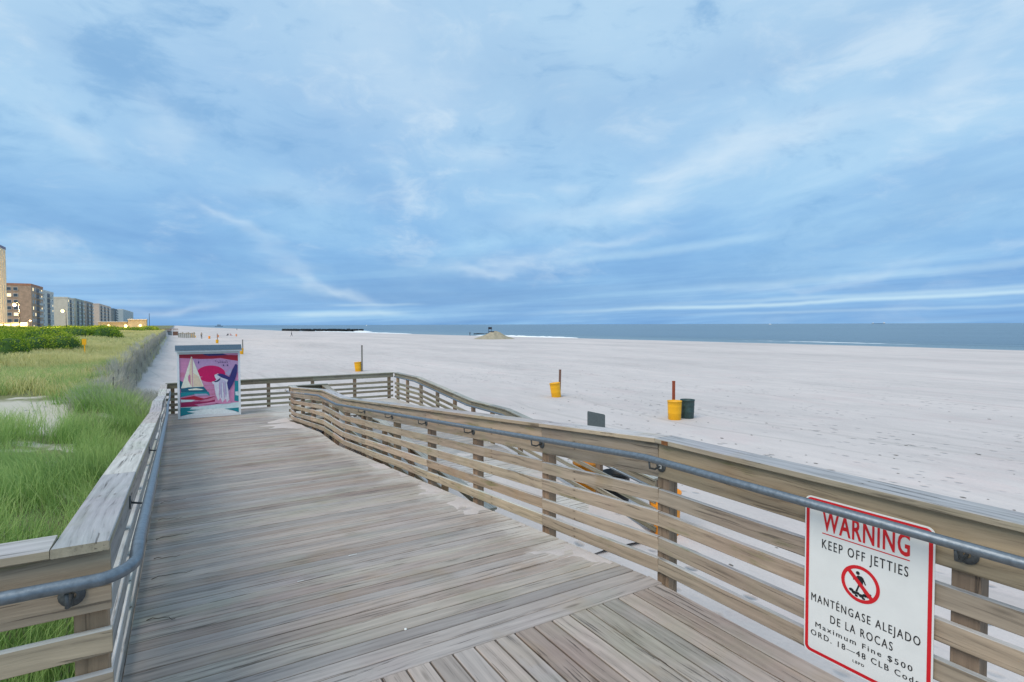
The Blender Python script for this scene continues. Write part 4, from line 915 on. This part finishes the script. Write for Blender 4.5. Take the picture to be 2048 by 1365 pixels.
for i in range(24):
    s = 24.2 + i * 3.1; c = W(s, -1.93 + .10 * math.sin(s * .9), float(ground(s, -1.9))) - fr.location; mobj('post', pm, fr, c)

# shrubs
def shrub(s, n_, rs, rn, h_, label, seed, cnt=2600, leaf=.055):
    r = np.random.default_rng(seed); z0 = float(ground(s, n_)); root = empty('shrub', W(s, n_, z0), A); tag(root, label, 'shrub', 'green shrubs on the dune below the buildings')
    th_ = r.uniform(0, 6.283, cnt); ph = np.arccos(r.uniform(0, 1, cnt)); rad = r.uniform(.80, 1.04, cnt) + .13 * np.sin(th_ * 3 + seed) * np.sin(ph * 4) + .09 * np.sin(th_ * 7 + seed * 2)
    c = np.stack([np.cos(th_) * np.sin(ph) * rn * rad, np.sin(th_) * np.sin(ph) * rs * rad, np.cos(ph) ** .8 * h_ * rad], -1)
    d1 = r.normal(0, 1, (cnt, 3)); d1 /= np.linalg.norm(d1, axis=1)[:, None]; d2 = np.cross(d1, r.normal(0, 1, (cnt, 3))); d2 /= np.linalg.norm(d2, axis=1)[:, None]
    L_ = leaf * r.uniform(.7, 1.5, cnt)[:, None]
    v = np.stack([c - d1 * L_, c + d2 * L_ * .6, c + d1 * L_, c - d2 * L_ * .6], 1).reshape(-1, 3)
    me = bpy.data.meshes.new('foliage'); me.vertices.add(cnt * 4); me.vertices.foreach_set('co', v.ravel()); me.loops.add(cnt * 4); me.loops.foreach_set('vertex_index', np.arange(cnt * 4, dtype=np.int32))
    me.polygons.add(cnt); me.polygons.foreach_set('loop_start', np.arange(0, cnt * 4, 4, dtype=np.int32)); me.update()
    a = me.attributes.new('rnd', 'FLOAT', 'POINT'); a.data.foreach_set('value', np.repeat(r.random(cnt), 4).astype(np.float32)); me.materials.append(M['shrub'])
    o = mobj('foliage', me, root); o['kind'] = 'stuff'
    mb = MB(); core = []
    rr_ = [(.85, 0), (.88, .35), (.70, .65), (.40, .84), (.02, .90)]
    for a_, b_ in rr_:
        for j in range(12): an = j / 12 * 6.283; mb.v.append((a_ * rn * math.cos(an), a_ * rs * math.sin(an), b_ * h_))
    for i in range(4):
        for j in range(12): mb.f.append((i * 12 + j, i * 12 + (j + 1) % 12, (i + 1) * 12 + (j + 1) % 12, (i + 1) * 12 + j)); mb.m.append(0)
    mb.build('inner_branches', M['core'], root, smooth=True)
    return root
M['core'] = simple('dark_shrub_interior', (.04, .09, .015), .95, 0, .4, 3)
r = random.Random(21)
spots = []
for row, (Y0, umax) in enumerate([(31, 55), (37, 150), (46, 120), (58, 215), (74, 190), (95, 240), (125, 292), (160, 282)]):
    u = -40
    while u < umax:
        spots.append((u + r.uniform(-12, 12), Y0 * r.uniform(.93, 1.08), row)); u += r.uniform(44, 66) * (1 if row < 3 else .85)
desc = ['low dense green shrub', 'rounded bright green shrub', 'spreading yellow green shrub', 'dark leafy green shrub']
order = ['nearest', 'second', 'third', 'fourth', 'fifth', 'sixth', 'seventh', 'farthest']
cnt_in_row = {}
for i, (u, Yw, row) in enumerate(spots):
    Xw = (u - 1024) / FPX * Yw; p = Vector((Xw, Yw, 0)); s_, n_ = p.dot(DV), p.dot(NV)
    if n_ > -3.4: n_ = -3.6
    c_ = cnt_in_row.get(row, 0); cnt_in_row[row] = c_ + 1
    nth = ['first', 'second', 'third', 'fourth', 'fifth', 'sixth', 'seventh', 'eighth'][min(c_, 7)]
    g = float(ground(s_, n_)); htop = EYE - .10 - g + r.uniform(-.45, .10) if row > 1 else r.uniform(1.0, 1.35)
    k = Yw / 40
    shrub(s_, n_, 1.9 * k ** .75 * r.uniform(.8, 1.2), 1.15 * k ** .8 * r.uniform(.9, 1.25), min(htop, 1.75), f'{desc[i % 4]}, {nth} from the left in the {order[row]} row of the thicket', 100 + i, 2600, .05 * k ** .7)

# yellow marker on a stake in the grass
p = Vector(((168 - 1024) / FPX * 34, 34, 0)); s_, n_ = p.dot(DV), p.dot(NV); g = float(ground(s_, n_)); ym = empty('dune_marker', Vector((p.x, p.y, g))); tag(ym, 'small yellow marker plate on a stake in the dune grass', 'marker')
mb = MB(); mb.box(-.13, .13, -.012, .012, EYE - .80 - .36 - g, EYE - .80 - g); mb.build('plate', M['yellow'], ym)
mb = MB(); mb.box(-.03, .03, .013, .05, -.2, EYE - .9 - g); mb.build('stake', M['yellow'], ym)

# twigs creeping over the left deck edge, straws
def twig(s, n_, L_, a_, label, mat='twig', r_=.0035):
    pts = []; ang = a_
    x, y = n_, s
    for i in range(7):
        pts.append(W(y, x, ramp1(y) + .008 + (.012 * math.sin(i * 1.3) ** 2 if mat == 'twig' else 0))); x += L_ / 6 * math.cos(ang); y += L_ / 6 * math.sin(ang); ang += random.uniform(-.45, .45) if mat == 'twig' else 0
    mb = MB(); b0 = pts[0].copy(); mb.tube([p - b0 for p in pts], [r_ * (1 - .1 * i) for i in range(7)], 5); o = mb.build('dry_twig' if mat == 'twig' else 'straw', M[mat], None, b0); return tag(o, label, 'twig' if mat == 'twig' else 'straw')
for i, (s, L_, a_) in enumerate([(5.4, .30, .2), (6.0, .22, -.5), (6.7, .34, .4), (7.6, .25, -.2), (4.5, .22, -.3), (8.6, .3, .5), (9.6, .25, 0)]):
    twig(s, -.20, L_, a_, f'thin dark dry twig creeping over the left deck edge, {["third", "fourth", "fifth", "sixth", "first", "seventh", "eighth"][i]} nearest of them')
def on_ramp(u, v):
    z = 0
    for _ in range(12):
        Yw = FPX * (EYE - z) / (v - 649); p = Vector(((u - 1024) / FPX * Yw, Yw, 0)); z = ramp1(p.dot(DV))
    return p.dot(DV), p.dot(NV)
for u, v, L_, a_, lb in [(692, 1118, .075, .05, 'thin white straw lying in the middle of the ramp'), (588, 1171, .05, .0, 'short pale stem lying on the ramp left of the white straw')]:
    s, n_ = on_ramp(u, v); o = twig(s, n_, L_, a_, lb, 'straw', .004)
mb = MB(); s, n_ = on_ramp(806, 1268); mb.lathe([(0, .008), (.006, .007), (.010, .003), (.009, 0)], 9); tag(mb.build('shell', M['straw'], None, W(s, n_, ramp1(s)), smooth=True), 'small white shell lying on the ramp near the header plank', 'shell')

# ------------------------------------------------------------------ buildings
def bmat(name, c, var=.1): M[name] = simple(name, c, .85, 0, var, .6); return M[name]
bmat('concrete_cream', (.86, .74, .57)); bmat('tower_cap', (.22, .22, .34)); bmat('brick_red', (.52, .35, .25), .25); bmat('brick_orange', (.48, .22, .14), .2)
bmat('stucco_grey', (.72, .68, .64)); bmat('stucco_beige', (.80, .68, .55)); bmat('stucco_dark', (.44, .44, .38), .3); bmat('brick_dark', (.46, .38, .32), .3)
bmat('stucco_pink', (.80, .60, .49)); bmat('slate_dark', (.20, .23, .25), .3); bmat('glass_blue', (.50, .54, .56)); bmat('pavilion_wall', (.55, .45, .28)); bmat('trim_white', (.60, .60, .60))
M['window'] = simple('window_glass', (.10, .13, .17), .15, 0, .5, .3); M['litwin'] = simple('lit_window', (.7, .6, .4), .5, emit=((1, .78, .42), 1.1)); M['recess_shade'] = simple('balcony_recess_shade', (.20, .20, .22), .8)
M['lampglow'] = simple('lamp_globe', (1, .9, .6), .3, emit=((1, .60, .16), 2.6))
_wm = {}
def winmesh(kind, wd, ht):
    key = (kind, round(wd, 2), round(ht, 2))
    if key not in _wm:
        pn = MB(); pn.box(-wd / 2, wd / 2, -.10, .02, 0, ht, 0); mb = MB()
        t_ = .14
        mb.box(-wd / 2 - t_, -wd / 2 - .001, -.16, .02, -t_, ht + t_); mb.box(wd / 2 + .001, wd / 2 + t_, -.16, .02, -t_, ht + t_); mb.box(-wd / 2, wd / 2, -.16, .02, ht + .001, ht + t_); mb.box(-wd / 2, wd / 2, -.16, .02, -t_, -.001)
        _wm[key] = (mb.mesh('window', [M['trim_white']]), pn.mesh('pane', [M['litwin' if kind == 'lit' else 'window']]))
    return _wm[key]
def balmesh(L, wall, key=None):
    k = ('bal', round(L, 2), wall)
    if k not in _wm:
        mb = MB(); mb.box(-L / 2, L / 2, -1.3, .02, -.12, .08, 0); mb.box(-L / 2, L / 2, -1.32, -1.22, .081, 1.0, 0); mb.box(-L / 2 + .3, L / 2 - .3, -.04, .03, .1, 2.3, 1)  # last box: flat panel on the wall, shade of a recess put into its colour
        _wm[k] = mb.mesh('balcony', [M[wall], M['recess_shade']])
    return _wm[k]
def building(label, s0, s1, n0, n1, zt, wall, roofm, zb=-.2, floors=7, end_wins=(), face_wins=(), balc=(), balm='trim_white', band=None, fam=None, name='apartment_building', end_w=1.5):
    root = empty(name, W(s0, n1, zb), A); tag(root, label, 'building', fam or 'buildings along the shore'); D_ = s1 - s0; Wd = n1 - n0; H_ = zt - zb; fh = (H_ - 1.2) / floors; rb = random.Random(int(s0))
    mb = MB(); mb.box(-Wd, 0, 0, D_, -2, H_ - 1.0); mb.build('wall', M[wall], root)
    mb = MB(); mb.box(-Wd - .1, .1, -.1, D_ + .1, H_ - 1.0, H_); mb.build('parapet', M[roofm], root)
    for fl in range(floors):
        z = fl * fh + .9
        for x in end_wins:
            lit = rb.random() < .14; a_, b_ = winmesh('lit' if lit else 'w', end_w, 1.4); mobj('pane', b_, mobj('window', a_, root, (-x, 0, z)))
        for y in face_wins:
            lit = rb.random() < .12; a_, b_ = winmesh('lit' if lit else 'w', 1.8, 1.5); mobj('pane', b_, mobj('window', a_, root, (0, y, z), (0, 0, R(90))))
        for y, L_ in balc: mobj('balcony', balmesh(L_, balm), root, (0, y, fl * fh + .35), (0, 0, R(90)))
    return root
building('tall cream tower cut by the left edge, lavender band at its top', 262, 313, -84, -60.5, 35.0, 'concrete_cream', 'tower_cap', floors=12)
tw = bpy.data.objects['apartment_building']
for i in range(15): mb = MB(); mb.box(0, .35, .5 + i * 3.4, 1.3 + i * 3.4, -1, 33.5); mb.build('pilaster', M['concrete_cream'], tw)
building('brown brick apartment block with orange brick top next to the tower', 357, 386, -80, -60, 22.6, 'brick_red', 'brick_orange', end_wins=(5.8, 8.2), face_wins=(4, 9, 25), balc=((16, 8),))
building('pale grey stucco block joined behind the brown brick one', 387, 420, -78, -60.5, 21.4, 'stucco_grey', 'stucco_grey', balc=((18, 9),), face_wins=(4, 29), end_wins=())
building('beige block with a blank end wall behind the street lamp', 466, 492, -80, -60, 20.8, 'stucco_beige', 'stucco_beige', balc=((13, 8),), face_wins=(3, 23))
building('dark grey green block with stacked balconies in the middle of the row', 500, 545, -82, -60, 21.4, 'stucco_dark', 'stucco_dark', balc=((12, 9), (32, 9)), end_wins=(4, 8, 12))
building('dark brick block with white balcony fronts before the pink one', 552, 600, -80, -60, 21.6, 'brick_dark', 'brick_dark', balc=((14, 10), (36, 10)), end_wins=(4, 9, 13))
building('pink stucco block with rows of balconies', 646, 760, -88, -60, 22.6, 'stucco_pink', 'stucco_pink', balc=((18, 14), (50, 14), (84, 14)), end_wins=())
building('narrow slate dark block right of the pink one', 790, 840, -86, -60, 21.8, 'slate_dark', 'slate_dark', balc=((25, 14),), end_wins=(5, 12))
building('distant pale glassy block, farthest right of the tall row', 930, 1150, -118, -60, 24.5, 'glass_blue', 'stucco_grey', balc=(), end_wins=(8, 16, 24, 32, 40, 48), face_wins=(20, 60, 100, 140, 180), end_w=5)
# low lit pavilion on the boardwalk
pv = empty('beach_pavilion', W(238, -8.6, .6), A); tag(pv, 'long low cream pavilion lit by warm lamps at the right end of the buildings', 'building', 'buildings along the shore')
mb = MB(); mb.box(-5.4, 0, 0, 9, -2, 3.3); mb.build('lit_block', M['pavilion_wall'], pv)
mb = MB(); mb.box(-14, -5.45, 1, 9, -2, 2.5); mb.build('low_wing', M['pavilion_wall'], pv)
mb = MB(); mb.box(-14.3, -5.65, .4, 9.2, 2.501, 2.7); mb.box(-5.6, .2, -.3, 9.2, 3.301, 3.6); mb.build('roof_edge', M['trim_white'], pv)
mb = MB(); mb.box(-2.0, -1.2, -.05, .02, -.5, 1.6); mb.build('door', M['brick_dark'], pv)
mb = MB(); mb.tube([(.9, 0, -1), (.9, 0, 5.6)], .08, 6); mb.build('mast', M['dark'], pv)

# far beach stair walkway and pale low wall beyond the fence
wk = empty('beach_walkway', W(216, 0, -.5), A); tag(wk, 'distant brown wooden walkway stepping down to the sand beyond the fence', 'walkway')
mb = MB(); mb.box(-10, -1.2, 0, 2.5, .45, .62); mb.build('deck', M['brownpost'], wk)
mb = MB()
for i in range(8): mb.box(-10 + i * 1.25, -9.86 + i * 1.25, .0, .14, .621, 1.3)
mb.box(-10, 1.0, -.06, .0, 1.12, 1.30); mb.box(-10, 1.0, -.06, .0, .82, .95); mb.build('rail', M['brownpost'], wk)
for x in (-.75, .95): mb = MB(); mb.box(x, x + .18, -.2, .06, -2.0, 1.2); mb.build('leg', M['pale'], wk)
mb = MB(); mb.box(-.55, .94, -.1, .05, -.9, .4); mb.build('crossing', M['brownpost'], wk)
mb = MB(); mb.box(-10, -.8, .2, .3, -1.0, .44); mb.build('skirting', M['slate_dark'], wk)
q0 = px_ground(356, 673)
lw = empty('low_wall', q0, A); tag(lw, 'pale low wall of upright posts on the sand, left of the yellow wedge', 'wall')
for i in range(9): mb = MB(); mb.box(i * .50, i * .50 + .40, 0, .5, -.2, 1.25 + .14 * (i % 3)); mb.build('post', M['lath'], lw)
mb = MB(); mb.box(-.2, 4.5, -.05, -.002, 1.0, 1.16); mb.build('rail', M['greypost'], lw)
yw = empty('yellow_wedge', px_ground(382, 673), A); tag(yw, 'yellow wedge shaped barrier at the right end of the pale low wall', 'barrier')
mb = MB(); mb.add([(0, 0, -.1), (1.5, 0, -.1), (1.15, 0, .8), (0, 0, 1.25), (0, .8, -.1), (1.5, .8, -.1), (1.15, .8, .8), (0, .8, 1.25)], [(0, 1, 2, 3), (7, 6, 5, 4), (1, 5, 6, 2), (2, 6, 7, 3), (0, 3, 7, 4)]); mb.build('body', M['yellow'], yw)

# street lamps (lit)
def lamp(label, Xw, Yw, zl, power, arm=-1.0, pole_top=None, zb=-.5, gl=.35):
    root = empty('street_lamp', (Xw, Yw, zb)); tag(root, label, 'street lamp', 'lit street lamps along the boardwalk')
    mb = MB(); mb.tube([(0, 0, 0), (0, 0, (zl - zb) * .97), (arm * .4, 0, zl - zb + .15), (arm, 0, zl - zb + .1)], [.10, .07, .05, .05], 8); mb.build('pole', M['dark'], root)
    mb = MB(); pr = [(.001, gl), (gl * .6, gl * .8), (gl, .0), (gl * .6, -gl * .8), (.001, -gl)]; mb.lathe(pr, 12, 0, (arm, 0)); o = mb.build('lamp_head', M['lampglow'], root, (0, 0, zl - zb - .25 - gl * .2), smooth=True)
    ld = bpy.data.lights.new('lamp_light', 'POINT'); ld.energy = power; ld.color = (1, .62, .22); ld.shadow_soft_size = gl * 1.1
    lo = bpy.data.objects.new('lamp_light', ld); lo.parent = root; lo.location = (arm, 0, zl - zb - .25 - gl * 2.3); link(lo)
lamp('lit street lamp in front of the brown brick block, leftmost of the lamps', (40 - 1024) / FPX * 118, 118, 6.7, 26000, gl=.36)
lamp('lit street lamp in front of the beige block', (133 - 1024) / FPX * 168, 168, 6.7, 1200, gl=.48)
lamp('lit lamp above the shrubs at the left end of the pavilion', (218 - 1024) / FPX * 188, 188, 1.9 + .25, 800, .0, gl=.5)
lamp('lit lamp in front of the low pavilion wing', (252 - 1024) / FPX * 189, 189, 1.9 + .25, 800, .0, gl=.5)
lamp('lit lamp in front of the bright pavilion block, rightmost of the lamps', (281 - 1024) / FPX * 191, 191, 1.9 + .3, 800, .0, gl=.5)
# warm lit entrance pavilion under the tower
mb = MB(); mb.box(0, 9, 0, 3, -2, 3.0); kx = empty('lit_kiosk', W(284, -58.5, .2), A); mb.build('wall', M['pavilion_wall'], kx); tag(kx, 'warm lit low kiosk at the foot of the tower behind the shrubs', 'kiosk')
for i in range(4): mb = MB(); mb.box(.5 + i * 2.1, 2.2 + i * 2.1, -.06, -.005, .2, 2.5); mb.build('lit_window', M['litwin'], kx)
mb = MB(); mb.lathe([(.001, .3), (.22, .2), (.3, 0), (.22, -.2), (.001, -.3)], 12); mb.build('lamp_head', M['lampglow'], kx, (10.5, -1.5, 3.6), smooth=True)
mb = MB(); mb.tube([(10.5, -1.5, -2), (10.5, -1.5, 3.28)], .06, 6); mb.build('lamp_pole', M['dark'], kx)
ld = bpy.data.lights.new('kiosk_light', 'POINT'); ld.energy = 9000; ld.color = (1, .70, .36); ld.shadow_soft_size = .4
lo = bpy.data.objects.new('kiosk_light', ld); lo.parent = kx; lo.location = (10.5, -1.5, 4.4); link(lo)
